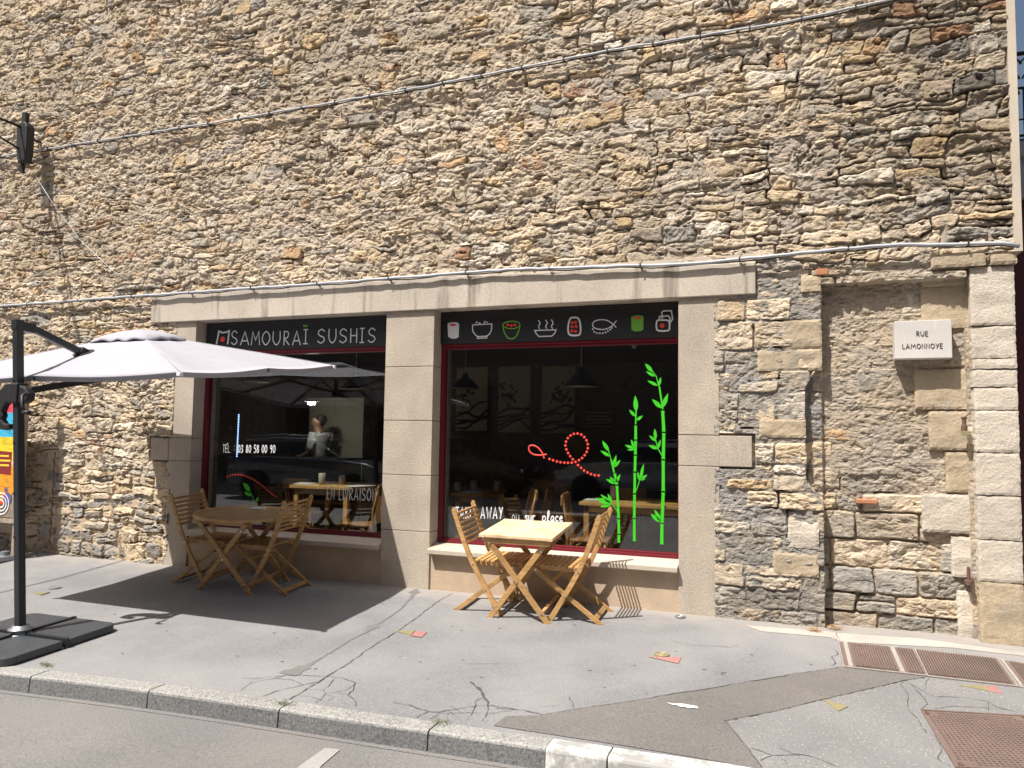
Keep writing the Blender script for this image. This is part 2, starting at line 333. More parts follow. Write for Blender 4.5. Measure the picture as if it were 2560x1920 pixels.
# ------------------------------------------------------------------ noise for the rubble wall
def h01(i, j, s):
    v = (i.astype(np.int64)*374761393+j.astype(np.int64)*668265263+s*974634777) & 0xffffffff
    v = ((v ^ (v >> 13))*1274126177) & 0xffffffff; v = ((v ^ (v >> 16))*2246822519) & 0xffffffff; return (((v ^ (v >> 15)) & 0xffffff)/16777215.).astype(np.float32)
def vn(x, z, s):
    i, j = np.floor(x), np.floor(z); fx, fz = x-i, z-j; fx = fx*fx*(3-2*fx); fz = fz*fz*(3-2*fz)
    return (h01(i, j, s)*(1-fx)+h01(i+1, j, s)*fx)*(1-fz)+(h01(i, j+1, s)*(1-fx)+h01(i+1, j+1, s)*fx)*fz
def fbm(x, z, s, o=4, g=.5):
    t = 0; a = 1; n = 0
    for k in range(o): t = t+a*vn(x*2**k, z*2**k, s+k*17); n += a; a *= g
    return t/n-.5
def chips(x, z, s, k=.9, tilt=1.1):
    i, j = np.floor(x), np.floor(z); best = np.full(x.shape, -9, np.float32)
    for a in (-1, 0, 1):
        for b in (-1, 0, 1):
            ci, cj = i+a, j+b; dx = x-(ci+h01(ci, cj, s)); dz = z-(cj+h01(ci, cj, s+1))
            v = h01(ci, cj, s+2)*.8+(h01(ci, cj, s+3)-.5)*tilt*dx+(h01(ci, cj, s+4)-.62)*tilt*1.6*dz-k*.62*(np.abs(dx+.35*dz)+np.abs(dz-.3*dx))-k*.3*(dx*dx+dz*dz)
            best = np.maximum(best, v)
    return best

# ------------------------------------------------------------------ the stone building
building = empty('stone_building', (0, 0, 0), label='old rubble stone building with dressed stone shopfront and two wide shop windows', cat='building')

def layout(u, v, z0, z1_, hr, wr, seed, split=.3):
    rr = random.Random(seed); zb = [z0]
    while zb[-1] < z1_: zb.append(zb[-1]+rr.uniform(*hr))
    zb = np.array(zb); keys = []
    for c in range(len(zb)):
        x = -14.-rr.random()
        while x < 3.5: keys.append(c*100+x+50); x += rr.uniform(*wr)*(1.6 if rr.random() < .12 else 1)
    keys = np.array(keys); ci = np.clip(np.searchsorted(zb, v)-1, 0, len(zb)-2); kk = ci*100+u+50
    si = np.clip(np.searchsorted(keys, kk)-1, 0, len(keys)-2); xl, xr = keys[si], keys[si+1]
    ex = np.minimum(kk-xl, xr-kk); lo, hi = zb[ci], zb[ci+1]
    rnd = h01(si, ci, seed+5); cut = lo+(hi-lo)*(.4+.25*h01(si, ci, seed+6)); sp = (rnd < split) & (hi-lo > .085)
    up = v > cut; lo = np.where(sp & up, cut, lo); hi = np.where(sp & ~up, cut, hi); sub = (sp & up).astype(np.int64)
    ez = np.minimum(v-lo, hi-v); r = .028
    e = np.minimum(ex, ez); cm = (ex < r) & (ez < r); e = np.where(cm, r-np.hypot(r-ex, r-ez), e)
    ident = si*2+sub; cx = (xl+xr)/2-ci*100-50; cz = (lo+hi)/2
    return ident, ci, e, u-cx, v-cz

def sstep(a, b, x): t = np.clip((x-a)/(b-a), 0, 1); return t*t*(3-2*t)

def rubble():
    xs = [-13.]
    while xs[-1] < -9.9: xs.append(xs[-1]+.03)
    while xs[-1] < 1.70: xs.append(xs[-1]+(.0072+.005*min(1, max(0, (-xs[-1]-1)/7))))
    xs = np.array(xs[:-1]+[1.70]); zs = np.concatenate([np.arange(-.22, 5.6, .0078), np.arange(5.6, 7.7, .011)])
    X, Z = np.meshgrid(xs, zs); X = X.astype(np.float32); Z = Z.astype(np.float32)
    wx = fbm(X*3.2, Z*3.2, 3, 4)*.17+fbm(X*13, Z*13, 5, 3)*.035; wz = fbm(X*2.4, Z*4, 8, 4)*.15+fbm(X*11, Z*17, 9, 3)*.04
    tame = np.where((X > -.55) & (Z < 2.95), .35, 1.)
    U, V = X+wx*tame, Z+wz*tame
    a = layout(U, V, -.5, 8, (.075, .16), (.12, .40), 21, .3); b = layout(U, V, -.5, 8, (.13, .24), (.2, .46), 33, .25)
    pier = (X > -.55) & (Z < 2.93)
    A = [np.where(pier, q, p) for p, q in zip(a, b)]; ident, ci, e, dx, dz = A; ident = ident.astype(np.int64); ci = ci.astype(np.int64)
    r = [h01(ident, ci, 50+k) for k in range(8)]
    niche = sstep(-.004, .004, X-(.325+.02*fbm(X*0, Z*6, 71, 2)-.13*sstep(.95, 1.2, Z)*sstep(2.2, 1.9, Z)))*(Z < 2.80+.02*fbm(X*5, Z*0, 72, 2))*(X < 1.37)
    inner = sstep(-.004, .004, X-.325)*(Z < 2.80)*(X < 1.37)
    lowleft = sstep(1.25, .75, Z)*(X < -6.4); right = sstep(-3.2, .2, X)
    hs = (r[0]-.35)*.036+(r[1]-.5)*dx*.16+(r[2]-.5)*dz*.28
    strength = (np.where(pier, .72, .9)-lowleft*.2)*(.45+.75*r[7])*(.85+.7*fbm(X*1.1, Z*1.1, 97, 3))
    kz = np.where(X > -2.5, 1.15, 1.); c1 = chips(U*8.5+wz*9, V*12.5*kz+wx*9, 100); c2 = chips(X*20+wx*22+wz*14, Z*29*kz+wz*24-wx*12, 120); c3 = chips(X*46+wx*50, Z*60+wz*50, 140)
    hs = hs+.88*strength*((c1-.25)*.034+(c2-.25)*.025+(c3-.25)*.012)
    edge = np.clip(e/.017, 0, 1); hs = -.045+(1-(1-edge)**2)*(hs+.045)
    lvl = .002+.020*fbm(X*.7, Z*.7, 61, 3)*2-.014*right-.016*lowleft
    lvl = np.where(pier, .001, lvl); lvl = lvl+niche*(.016*sstep(1.2, 1.9, Z)-.026*sstep(1.3, .8, Z))
    m1 = chips(X*12+wx*14+wz*8, Z*16+wz*14-wx*8, 160); m2 = chips(X*31+wx*40, Z*40+wz*40, 175)
    upper = (~pier)*(1-lowleft)
    hm = lvl+fbm(X*9, Z*12, 63, 4)*.03+upper*((m1-.25)*.026+(m2-.25)*.018)*(.95+1.3*fbm(X*1.3, Z*1.6, 98, 3))+np.where(pier, fbm(X*30, Z*60, 64, 3)*.010+(m2-.3)*.010, (niche > .5)*(m2-.3)*.012)
    # deep open holes between some stones
    hole = (h01(ident, ci, 90) > .72)*(1-np.clip(e/.014, 0, 1))*.07*sstep(.06, .16, fbm(X*5, Z*5, 91, 3))
    pit = sstep(.17, .27, fbm(X*12, Z*20, 92, 4))*.034*(1-.6*pier)
    H = np.maximum(hs, hm)
    soft = np.clip((hs-hm)/.006, 0, 1)
    H = H-hole*(1-.2*upper)*(1-.95*niche*(Z > 1.2))-pit
    H = np.where((X > 1.37) & (Z < 2.88), -.075+.01*c2, H)
    H = H-niche*.09-inner*.035
    # colours
    def C(*c): return np.array(c, np.float32)
    base = np.zeros(X.shape+(3,), np.float32); sel = r[4]
    pal = [(0., C(.70, .575, .43)), (.28, C(.76, .635, .49)), (.50, C(.60, .515, .42)), (.67, C(.49, .45, .40)), (.78, C(.80, .72, .61)), (.895, C(.70, .535, .34)), (.96, C(.66, .45, .28)), (.99, C(.56, .34, .22))]
    for t, c in pal: base = np.where((sel >= t)[..., None], c, base)
    base = base*(.84+.32*r[5])[..., None]
    grey = np.clip(sstep(.85, .25, Z)*np.where(pier, 1, .8)*(r[6] > .3)+(lowleft*(r[6] > .55))+pier*(r[6] > .72)*.5, 0, 1)*.8
    base = base*(1-grey[..., None])+C(.36, .355, .35)*grey[..., None]*(.8+.4*r[5])[..., None]
    mor = np.zeros_like(base)+C(.635, .54, .435)
    mor = mor*(1-(right*.45)[..., None])+C(.42, .37, .32)*(right*.45)[..., None]
    pg = (pier & (X < .32)).astype(np.float32)*.9
    mor = mor*(1-pg[..., None])+C(.37, .355, .335)*pg[..., None]
    sandy = np.clip(lowleft+niche*sstep(1.2, .5, Z), 0, 1)
    mor = mor*(1-sandy[..., None])+C(.72, .59, .43)*sandy[..., None]
    k = soft[..., None]; colr = base*k+mor*(1-k)
    blot = fbm(X*.9, Z*1.3, 81, 4); warm = fbm(X*4, Z*6, 84, 3)
    colr = colr*(1+.32*blot)[..., None]; colr[..., 2] *= (1-.2*warm); colr[..., 0] *= (1+.10*warm)
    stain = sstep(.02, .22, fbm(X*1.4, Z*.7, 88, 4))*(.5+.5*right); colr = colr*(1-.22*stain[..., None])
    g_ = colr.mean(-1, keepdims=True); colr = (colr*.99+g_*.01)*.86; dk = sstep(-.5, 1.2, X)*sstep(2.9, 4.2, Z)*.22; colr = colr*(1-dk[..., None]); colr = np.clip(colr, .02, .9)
    H = np.where(((X < -.205) & (Z > 1.25) & (Z < 1.555) & (X > -.6)) | ((X > -6.82) & (X < -6.4) & (Z > 1.145) & (Z < 1.44)), -.04, H)
    H = H.astype(np.float32)
    # rough ledges hang over a little, so their undersides fall in real shade
    PX = X+fbm(X*25, Z*25, 95, 2)*.006; PZ = Z-np.clip(H, -.03, .06)*.2*(1-(Z < .05))
    edgex = (X >= 1.699); PX = np.where(edgex, 1.70, PX)
    co = np.stack([PX, -H, PZ], -1).reshape(-1, 3).astype(np.float32)
    nz, nx = X.shape; idx = np.arange(nz*nx).reshape(nz, nx)
    xc = (xs[:-1]+xs[1:])/2; zc = (zs[:-1]+zs[1:])/2; XC, ZC = np.meshgrid(xc, zc)
    keep = ~((XC > -6.5) & (XC < -.54) & (ZC < 3.0))
    q = np.stack([idx[:-1, :-1], idx[:-1, 1:], idx[1:, 1:], idx[1:, :-1]], -1)[keep]
    me = bpy.data.meshes.new('rubble_wall'); me.vertices.add(len(co)); me.vertices.foreach_set('co', co.ravel())
    me.loops.add(q.size); me.loops.foreach_set('vertex_index', q.ravel().astype(np.int32)); me.polygons.add(len(q)); me.polygons.foreach_set('loop_start', np.arange(0, q.size, 4, dtype=np.int32))
    me.polygons.foreach_set('use_smooth', np.zeros(len(q), bool)); me.update(calc_edges=True)
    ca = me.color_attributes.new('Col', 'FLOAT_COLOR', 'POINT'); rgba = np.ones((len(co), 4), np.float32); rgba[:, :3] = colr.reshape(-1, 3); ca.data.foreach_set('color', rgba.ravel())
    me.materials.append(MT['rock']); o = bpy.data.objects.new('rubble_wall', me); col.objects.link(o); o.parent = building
rubble()

# backing of the wall (gives it real thickness), return wall, parapet behind
mb = MB(); mb.bb(-13, -6.54, .14, .55, -.3, 7.6); mb.bb(-.5, 1.70, .17, .55, -.3, 3.0); mb.bb(-6.54, 1.70, .14, .55, 3.0, 7.6)
mb.build('wall_core', 'stucco', building)
mb = MB(); mb.bb(1.42, 1.699, .16, 6, -.3, 7.5); mb.bb(-13, 1.70, .55, 6, 7.4, 7.5)
mb.build('return_wall', 'stucco', building)
mb = MB(); mb.bb(1.698, 1.755, -.018, .5, 2.98, 7.6); mb.build('corner_render', 'stucco', building)

# dressed stone shopfront
P = lambda x, y, Y=0.: onY(x, y, Y)
def blockpart(name, x0, x1, z0, z1_, y0, y1, m, bevel=.006): return MB().bb(x0, x1, y0, y1, z0, z1_).build(name, m, building, bevel=bevel)
def pillar(x0, x1, joints, y1=.36):
    # one mesh: stacked blocks with fine joints
    mb = MB(); zs = [-.03]+joints+[2.743]; r_ = R
    for i in range(len(zs)-1):
        j = .0028; dy = r_.uniform(-.002, .002)
        mb.bb(x0, x1, dy, y1, zs[i]+(j if i else 0), zs[i+1]-(j if i < len(zs)-2 else 0))
    o = mb.build('pillar', 'pillar', building, bevel=.004)
    MB().bb(x0+.012, x1-.012, .012, y1-.01, -.02, 2.74).build('joint_mortar', 'joint', o)
    return o
pillar(-6.54, -6.222, [1.164, 1.422])
pillar(-3.776, -3.235, [float(P(1000, y)[2]) for y in (1326, 1187, 1051, 917)][::1])
pillar(-.845, -.50, [1.268, 1.536])
for x0, x1, a, b in ((-.4995, -.233, 1.271, 1.533), (-6.796, -6.5405, 1.167, 1.42)):
    MB().bb(x0, x1, -.008, .2, a, b).build('side_block', 'pillar', building, bevel=.005)
# lintel with a slightly worn, leaning top edge
mb = MB(); n = 40; rl = random.Random(5); top = []
for i in range(n+1):
    x = -6.865+6.672*i/n; zt = 3.068-.055*max(0, (i/n-.55)/.45)+rl.uniform(-.006, .006); top.append((x, zt))
mb.prism([(-6.865, 2.745), (-.193, 2.745)]+top[::-1], -.034, .36)
lint = mb.build('lintel', 'lintel', building, bevel=.006)
# mortar fillet and flashing above the lintel
mb = MB(); mb.prism([(x, z+.002) for x, z in top[::2]]+[(x, 3.095) for x, z in top[::-2]], -.012, .3); mb.build('mortar_bed', 'stucco', building)

GY = .215   # plane of the glass
def shop_window(x0, x1):
    zt, zb = 2.743, .41
    # sill and the low wall under it
    mb = MB(); mb.prism([(-.062, .352), (-.062, .398), (.15, .432), (.26, .436), (.26, .352)], x0+.002, x1-.002, 'x'); mb.build('window_sill', 'sill', building, bevel=.006)
    MB().bb(x0-.02, x1+.02, .02, .3, -.03, .3515).build('plinth', 'base', building)
    # frame
    mb = MB(); y0, y1 = .175, .25
    mb.bb(x0+.001, x0+.040, y0, y1, .435, 2.41); mb.bb(x1-.03, x1-.001, y0+.02, y1, .435, 2.41)
    mb.bb(x0+.040, x1-.03, y0, y1, .4345, .462); mb.bb(x0+.040, x1-.03, y0+.018, y1, .462, .480); mb.bb(x0+.040, x1-.03, y0, y1, 2.365, 2.410); mb.bb(x0+.03, x1-.01, y0-.018, y0, 2.392, 2.414)
    fr = mb.build('shop_window', 'red', building, bevel=.003)
    g = MB(); g.bb(x0+.036, x1-.025, GY, GY+.006, .47, 2.37); g.build('glass_pane', 'glass', fr)
    return fr
win_l = shop_window(-6.222, -3.776); win_r = shop_window(-3.235, -.845)

# decals on the panes ------------------------------------------------
DY = GY-.0035
def pz(f, pts, Y=DY):
    return [tuple(onY(*f(*p), Y)[[0, 2]]) for p in pts]
def leaf(mb, f, a, b, wd, Y=DY, n=7):
    (x0, z0), (x1, z1_) = pz(f, [a, b], Y); d = Vector((x1-x0, z1_-z0)); L = d.length; nn = Vector((-d.y, d.x))/L; k = wd
    pts = [(x0+d.x*t+nn.x*k*math.sin(math.pi*t**.8), z0+d.y*t+nn.y*k*math.sin(math.pi*t**.8)) for t in np.linspace(0, 1, n)]
    pts += [(x0+d.x*t-nn.x*k*math.sin(math.pi*t**.8), z0+d.y*t-nn.y*k*math.sin(math.pi*t**.8)) for t in np.linspace(1, 0, n)[1:-1]]
    mb.prism(pts, Y-.0016, Y+.0016)
def stalk(mb, f, pts, w0=.03):
    # bamboo: separate segments with small gaps between
    q = [Vector(p) for p in pz(f, pts)]
    for a, b in zip(q[:-1], q[1:]):
        d = (b-a); L = d.length; d.normalize(); nn = Vector((-d.y, d.x)); g = .007
        a2, b2 = a+d*g, b-d*g; w_ = w0
        pl = [a2+nn*w_*.62, a2+d*.012+nn*w_*.48, b2-d*.012+nn*w_*.46, b2+nn*w_*.6, b2-nn*w_*.6, b2-d*.012-nn*w_*.46, a2+d*.012-nn*w_*.48, a2-nn*w_*.62]
        mb.prism([(v.x, v.y) for v in pl], DY-.0016, DY+.0016)
def c53(p): return (p[0], p[1]+1452)    # z5 image rows expressed on z3 scale (420 px lower, x3.456)
b = MB()
stalk(b, z3, [(1985, 700+1452), (1987, 513+1452), (1998, 240+1452), (1998, 1415), (2003, 1178), (1993, 985)], .030); b.stroke(pz(z3, [(1993, 975), (1965, 785)]), DY, .016, .0016); b.stroke(pz(z3, [(1957, 778), (1940, 700), (1905, 650)]), DY, .009, .0016)
for a_, c_, w_ in (((1905, 655), (1840, 582), .018), ((1925, 695), (1848, 650), .014), ((1950, 775), (1860, 730), .014), ((1958, 780), (1978, 700), .013), ((1985, 970), (1900, 890), .02), ((1992, 965), (2040, 840), .02), ((1932, 1240), (1925, 1145), .015), ((1935, 1255), (1875, 1205), .012), ((1950, 1320), (1870, 1290), .016), ((1952, 1318), (1975, 1240), .012), ((1975, 500+1452), (1888, 432+1452), .02), ((1978, 498+1452), (1922, 392+1452), .018)): leaf(b, z3, a_, c_, w_)
b.stroke(pz(z3, [(1985, 1375), (1952, 1320), (1930, 1235)]), DY, .010, .0016)
b.build('bamboo_decal', 'greenv', win_r, label='tallest bright green bamboo decal')
b = MB()
stalk(b, z3, [(1748, 672+1452), (1748, 470+1452), (1750, 258+1452), (1753, 1522), (1757, 1375), (1760, 1245), (1760, 1115)], .025); b.stroke(pz(z3, [(1760, 1108), (1764, 985)]), DY, .013, .0016)
for a_, c_, w_ in (((1764, 1000), (1756, 858), .022), ((1757, 1040), (1703, 982), .014), ((1768, 1075), (1822, 1032), .014), ((1748, 1310), (1720, 1240), .013), ((1748, 1318), (1665, 1288), .014), ((1752, 1325), (1685, 1330), .010), ((1800, 125+1452), (1830, -5+1452), .014), ((1800, 130+1452), (1862, 92+1452), .012), ((1795, 135+1452), (1845, 130+1452), .009), ((1790, 140+1452), (1778, 65+1452), .011)): leaf(b, z3, a_, c_, w_)
b.stroke(pz(z3, [(1765, 230+1452), (1800, 125+1452)]), DY, .008, .0016)
b.build('bamboo_decal', 'greenv', win_r, label='bright green bamboo decal in the middle')
b = MB()
stalk(b, z3, [(1615, 685+1452), (1615, 607+1452), (1613, 472+1452), (1598, 182+1452), (1577, 75+1452)], .025); b.stroke(pz(z3, [(1573, 70+1452), (1548, 1415)]), DY, .017, .0016); b.stroke(pz(z3, [(1545, 1405), (1525, 1335)]), DY, .009, .0016)
for a_, c_, w_ in (((1528, 1340), (1470, 1250), .018), ((1535, 1385), (1455, 1335), .015), ((1565, 1480), (1593, 1372), .015), ((1572, 1480), (1628, 1415), .014), ((1588, 160+1452), (1628, 85+1452), .014), ((1585, 170+1452), (1503, 130+1452), .015), ((1585, 165+1452), (1535, 108+1452), .012), ((1550, 345+1452), (1412, 295+1452), .024), ((1550, 340+1452), (1455, 262+1452), .016), ((1555, 335+1452), (1518, 255+1452), .014), ((1545, 352+1452), (1450, 370+1452), .014)): leaf(b, z3, a_, c_, w_)
b.stroke(pz(z3, [(1605, 415+1452), (1555, 345+1452)]), DY, .008, .0016)
b.build('bamboo_decal', 'greenv', win_r, label='shortest bright green bamboo decal')
b = MB(); b.stroke(cr(pz(z3, [(968, 1400), (955, 1360), (915, 1310), (870, 1290), (838, 1302), (842, 1340), (880, 1370), (935, 1375), (988, 1368)])), DY, .013, .0016)
dots = [(1015, 1408), (1046, 1419), (1079, 1429), (1110, 1436), (1143, 1440), (1175, 1441), (1208, 1440), (1240, 1433), (1270, 1418), (1297, 1400), (1319, 1375), (1337, 1346), (1346, 1315), (1346, 1280), (1335, 1247), (1316, 1219), (1290, 1197), (1258, 1188), (1226, 1191), (1197, 1205), (1173, 1228), (1158, 1258), (1153, 1291), (1161, 1325), (1176, 1356), (1194, 1384), (1216, 1410), (1262, 1460), (1288, 1484), (1314, 1507), (1344, 1524), (1374, 1539), (1406, 1548), (1440, 1550)]
for x, z in pz(z3, dots): b.disc(x, z, .0118, DY, .0016)
b.build('fish_decal', 'redv', win_r)
def g5(a): return tuple(onY(*z5(*a), DY)[[0, 2]])
b = MB(); text(b, 'TAKE', g5((205, 470)), g5((352, 470)), .108, .012, DY, .3); b.build('window_lettering', 'white', win_r); b = MB(); text(b, 'AWAY', g5((422, 470)), g5((608, 472)), .108, .012, DY, .3)
b.build('window_lettering', 'white', win_r); b = MB(); text(b, 'ou', g5((690, 486)), g5((755, 486)), .10, .005, DY); b.build('window_lettering', 'white', win_r); b = MB(); text(b, 'sur', g5((805, 492)), g5((890, 492)), .10, .012, DY); b.build('window_lettering', 'white', win_r); b = MB(); text(b, 'place', g5((955, 497)), g5((1130, 499)), .10, .012, DY)
b.build('window_lettering', 'white', win_r)
def g2(a): return tuple(onY(*z2(*a), DY)[[0, 2]])
def g4(a): return tuple(onY(*z4(*a), DY)[[0, 2]])
b = MB(); text(b, 'TEL.', g2((265, 1282)), g2((335, 1282)), .085, .0045, DY); b.build('window_lettering', 'white', win_l); b = MB(); text(b, ':', g2((362, 1282)), g2((372, 1282)), .1, .008, DY); b.stroke([g2((300, 1210)), g2((312, 1200))], DY, .005, .0016)
b.build('window_lettering', 'white', win_l); b = MB(); text(b, '03 80 58 00 90', g2((398, 1284)), g2((718, 1286)), .082, .010, DY, .16)
b.build('window_lettering', 'white', win_l, label='telephone number in white lettering')
b = MB(); text(b, 'EN LiVRAiSON', g4((1343, 332)), g4((1718, 345)), .125, .0085, DY, .22)
b.build('window_lettering', 'white', win_l, label='EN LIVRAISON in thin white lettering')
b = MB()
for x, z in pz(z4, [(578, 157), (600, 150), (620, 146), (642, 144), (664, 144), (686, 146), (707, 151), (728, 158), (749, 166), (769, 175), (789, 187), (807, 199), (826, 213), (845, 228), (863, 243), (881, 260), (900, 275), (918, 289), (936, 302), (955, 314)]): b.disc(x, z, .0105, DY, .0016)
b.build('dotted_decal', 'redv', win_l)
b = MB(); leaf(b, z4, (752, 268), (700, 205), .028); leaf(b, z4, (762, 308), (707, 276), .02); leaf(b, z4, (800, 350), (818, 315), .015); b.stroke(pz(z4, [(790, 350), (770, 310), (748, 262)]), DY, .010, .0016)
b.build('leaf_decal', 'greenv', win_l)

# ------------------------------------------------------------------ sign boards over the windows
SY = .145
def signboard(x0, x1, label):
    r = empty('sign_board', ((x0+x1)/2, SY, 2.415), label=label, cat='sign board', group='black sign boards over the shop windows')
    o = MB().bb(x0-(x0+x1)/2, x1-(x0+x1)/2, 0, .03, 0, .320).build('panel', 'panel', r, bevel=.002); return r
def put(mb, name, m, r, **k):
    mb.v = [(v[0]-r.location.x, v[1]-r.location.y, v[2]-r.location.z) for v in mb.v]; return mb.build(name, m, r, **k)
LY = SY-.004
s1 = signboard(-6.20, -3.782, 'black sign board with thin pale capital lettering over the left window')
s2 = signboard(-3.228, -.852, 'black sign board with a row of white and green food icons over right window')
def q2(*p): return pz(z2, p, LY)
def q3(*p): return pz(z3, p, LY)
b = MB(); a0 = q2((337, 350), (408, 350)); text(b, 'S', a0[0], q2((392, 350))[0], .155, .0125, LY)
for ch, x0, x1 in (('A', 418, 492), ('M', 512, 585), ('O', 605, 672), ('U', 697, 762), ('R', 792, 840), ('A', 868, 938)):
    p0, p1 = q2((x0, 354), (x1, 352)); text(b, ch, p0, p1, .150, .0125, LY)
p0, p1 = q2((962, 343), (998, 343)); text(b, 'I', p0, p1, .155, .0125, LY); put(b, 'lettering', 'white', s1); b = MB()
for ch, x0, x1 in (('S', 1083, 1148), ('U', 1180, 1245), ('S', 1272, 1338), ('H', 1368, 1425), ('I', 1450, 1486), ('S', 1520, 1585)):
    y_ = 338-(x0-1083)*.014; p0, p1 = q2((x0, y_), (x1, y_-1)); text(b, ch, p0, p1, .150, .0125, LY)
put(b, 'lettering', 'white', s1)
b = MB(); b.stroke(q2((212, 345), (232, 235), (262, 248), (300, 242), (322, 232), (308, 345)), LY, .02, .003); put(b, 'emblem_outline', 'white', s1)
b = MB(); b.disc(*q2((265, 305))[0], .032, LY, .003); put(b, 'emblem_dot', 'redv', s1)
b = MB(); leaf(b, z2, (977, 198), (962, 178), .012, LY); leaf(b, z2, (984, 200), (998, 178), .012, LY); put(b, 'leaf_dots', 'greenl', s1)
def loop(*p): return cr(list(p)+[p[0]])
Y2 = LY-.004
b = MB(); b.prism(q3((135, 240), (150, 230), (185, 226), (222, 229), (234, 242), (230, 355), (205, 368), (165, 368), (140, 350)), LY-.002, LY+.002); put(b, 'roll_icon', 'white', s2)
b = MB(); b.prism(q3(*[(182+28*math.cos(t), 251+9*math.sin(t)) for t in np.linspace(0, 6.28, 15)[:-1]]), Y2-.002, Y2+.002); put(b, 'roll_icon_top', 'redv', s2)
b = MB(); b.stroke(q3((350, 250), (516, 240)), LY, .011); b.stroke(q3((350, 250), (352, 305), (375, 335), (392, 350), (472, 348), (500, 325), (514, 290), (516, 240)), LY, .012); b.stroke(q3((390, 350), (393, 365), (474, 363), (476, 348)), LY, .010)
for t in ((378, 240, 392, 215), (400, 228, 425, 243), (448, 238, 460, 213), (470, 230, 484, 220)): leaf(b, z3, t[:2], t[2:], .008, LY)
put(b, 'bowl_icon', 'white', s2)
b = MB(); b.stroke(cr(q3((620, 235), (690, 218), (752, 232), (756, 275), (735, 335), (705, 366), (665, 366), (630, 325), (616, 275), (620, 235))), LY, .012); b.stroke(cr(q3((620, 265), (660, 280), (715, 280), (754, 262))), LY, .010); put(b, 'cup_icon', 'greenl', s2)
b = MB()
for p in ((655, 250), (686, 257), (717, 250)): b.disc(*q3(p)[0], .016, Y2, .002)
put(b, 'cup_icon_dots', 'redv', s2)
b = MB(); b.stroke(q3((888, 298), (1072, 292), (1062, 320), (1035, 346), (925, 350), (900, 325), (888, 298)), LY, .011)
for x in (928, 990, 1040): b.stroke(cr(q3((x-8, 212+(x-928)*-.06), (x+6, 235), (x-8, 260), (x+2, 282))), LY, .011)
put(b, 'hot_dish_icon', 'white', s2)
b = MB(); b.stroke(cr(q3((1195, 195), (1230, 185), (1265, 195), (1282, 250), (1282, 315), (1262, 338), (1200, 338), (1178, 312), (1178, 250), (1195, 195))), LY, .017); put(b, 'tray_icon', 'white', s2)
b = MB()
for p in ((1211, 230), (1240, 227), (1211, 265), (1245, 262), (1209, 302), (1241, 305)): b.disc(*q3(p)[0], .0155, LY, .002)
put(b, 'tray_icon_dots', 'redv', s2)
b = MB(); b.stroke(cr(q3((1593, 215), (1550, 262), (1490, 288), (1420, 282), (1388, 258), (1400, 222), (1450, 205), (1510, 210), (1560, 240), (1590, 270))), LY, .010)
for p in ((1390, 287), (1403, 310), (1425, 320), (1450, 322), (1475, 321), (1500, 315), (1520, 303), (1540, 290), (1553, 275)): b.disc(*q3(p)[0], .008, LY, .002)
put(b, 'fish_icon', 'white', s2)
b = MB(); b.prism(q3((1721, 180), (1745, 170), (1785, 166), (1822, 172), (1827, 185), (1825, 290), (1800, 304), (1750, 306), (1724, 292)), LY-.002, LY+.002); put(b, 'roll_icon', 'greenl', s2, label='green roll icon')
b = MB(); b.prism(q3(*[(1775+32*math.cos(t), 190+10*math.sin(t)) for t in np.linspace(0, 6.28, 15)[:-1]]), Y2-.002, Y2+.002); put(b, 'roll_icon_top', 'redv', s2)
b = MB(); b.stroke(q3((1990, 195), (1985, 140), (2000, 128), (2068, 126), (2080, 200), (2060, 225)), LY, .013); b.stroke(q3((1962, 205), (1965, 178), (2040, 170), (2058, 195), (2055, 250)), LY, .013); b.stroke(cr(q3((1945, 215), (1990, 208), (2045, 215), (2052, 270), (2040, 298), (1960, 300), (1940, 275), (1945, 215))), LY, .015); put(b, 'triple_roll_icon', 'white', s2)
b = MB(); b.disc(*q3((1988, 256))[0], .022, LY, .002); put(b, 'triple_roll_dot', 'redv', s2)

# ------------------------------------------------------------------ pavement, kerb, road
kt = [(0, 1687), (81, 1691), (370, 1729), (639, 1764), (695, 1776), (1070, 1830), (1364, 1873), (1518, 1896)]
KF = [tuple(onG(*p)[:2]) for p in kt]                                   # front top edge of the kerb
def kf(x):
    xs = [p[0] for p in KF]; ys = [p[1] for p in KF]
    if x < xs[0]: return ys[0]+(x-xs[0])*.055
    if x > xs[-1]: return ys[-1]+(x-xs[-1])*.03
    return float(np.interp(x, xs, ys))
KFs = lambda x: sum(kf(x+d) for d in (-.5, -.25, 0, .25, .5))/5
KH = .105                                                               # kerb upstand
def roadz(x, y):
    f = KFs(max(-14, min(x, 8))); return gz(f)-KH+max(-.03, (f-y)*.012 if y > f-3.5 else .042)
def strip(name, xs, ys, zf, m, dz=0., **k):
    vs = [(x, y if not callable(y) else y(x), 0) for x in xs for y in ys]; vs = [(x, y, zf(x, y)+dz) for x, y, _ in vs]; n = len(ys)
    fs = [(i*n+j, (i+1)*n+j, (i+1)*n+j+1, i*n+j+1) for i in range(len(xs)-1) for j in range(n-1)]
    return MB().add(vs, fs).build(name, m, None, True, **k)
xs = list(np.arange(-40, 12.01, .5))
kb = lambda x: KFs(x)+.135
yl = [kb, lambda x: -2.2, lambda x: -1.8, lambda x: -1.3, lambda x: -.8001, lambda x: -.8, lambda x: -.4, lambda x: 0., lambda x: .4]
strip('pavement', xs, yl, lambda x, y: gz(y), 'pave', kind='structure')
mb = MB()
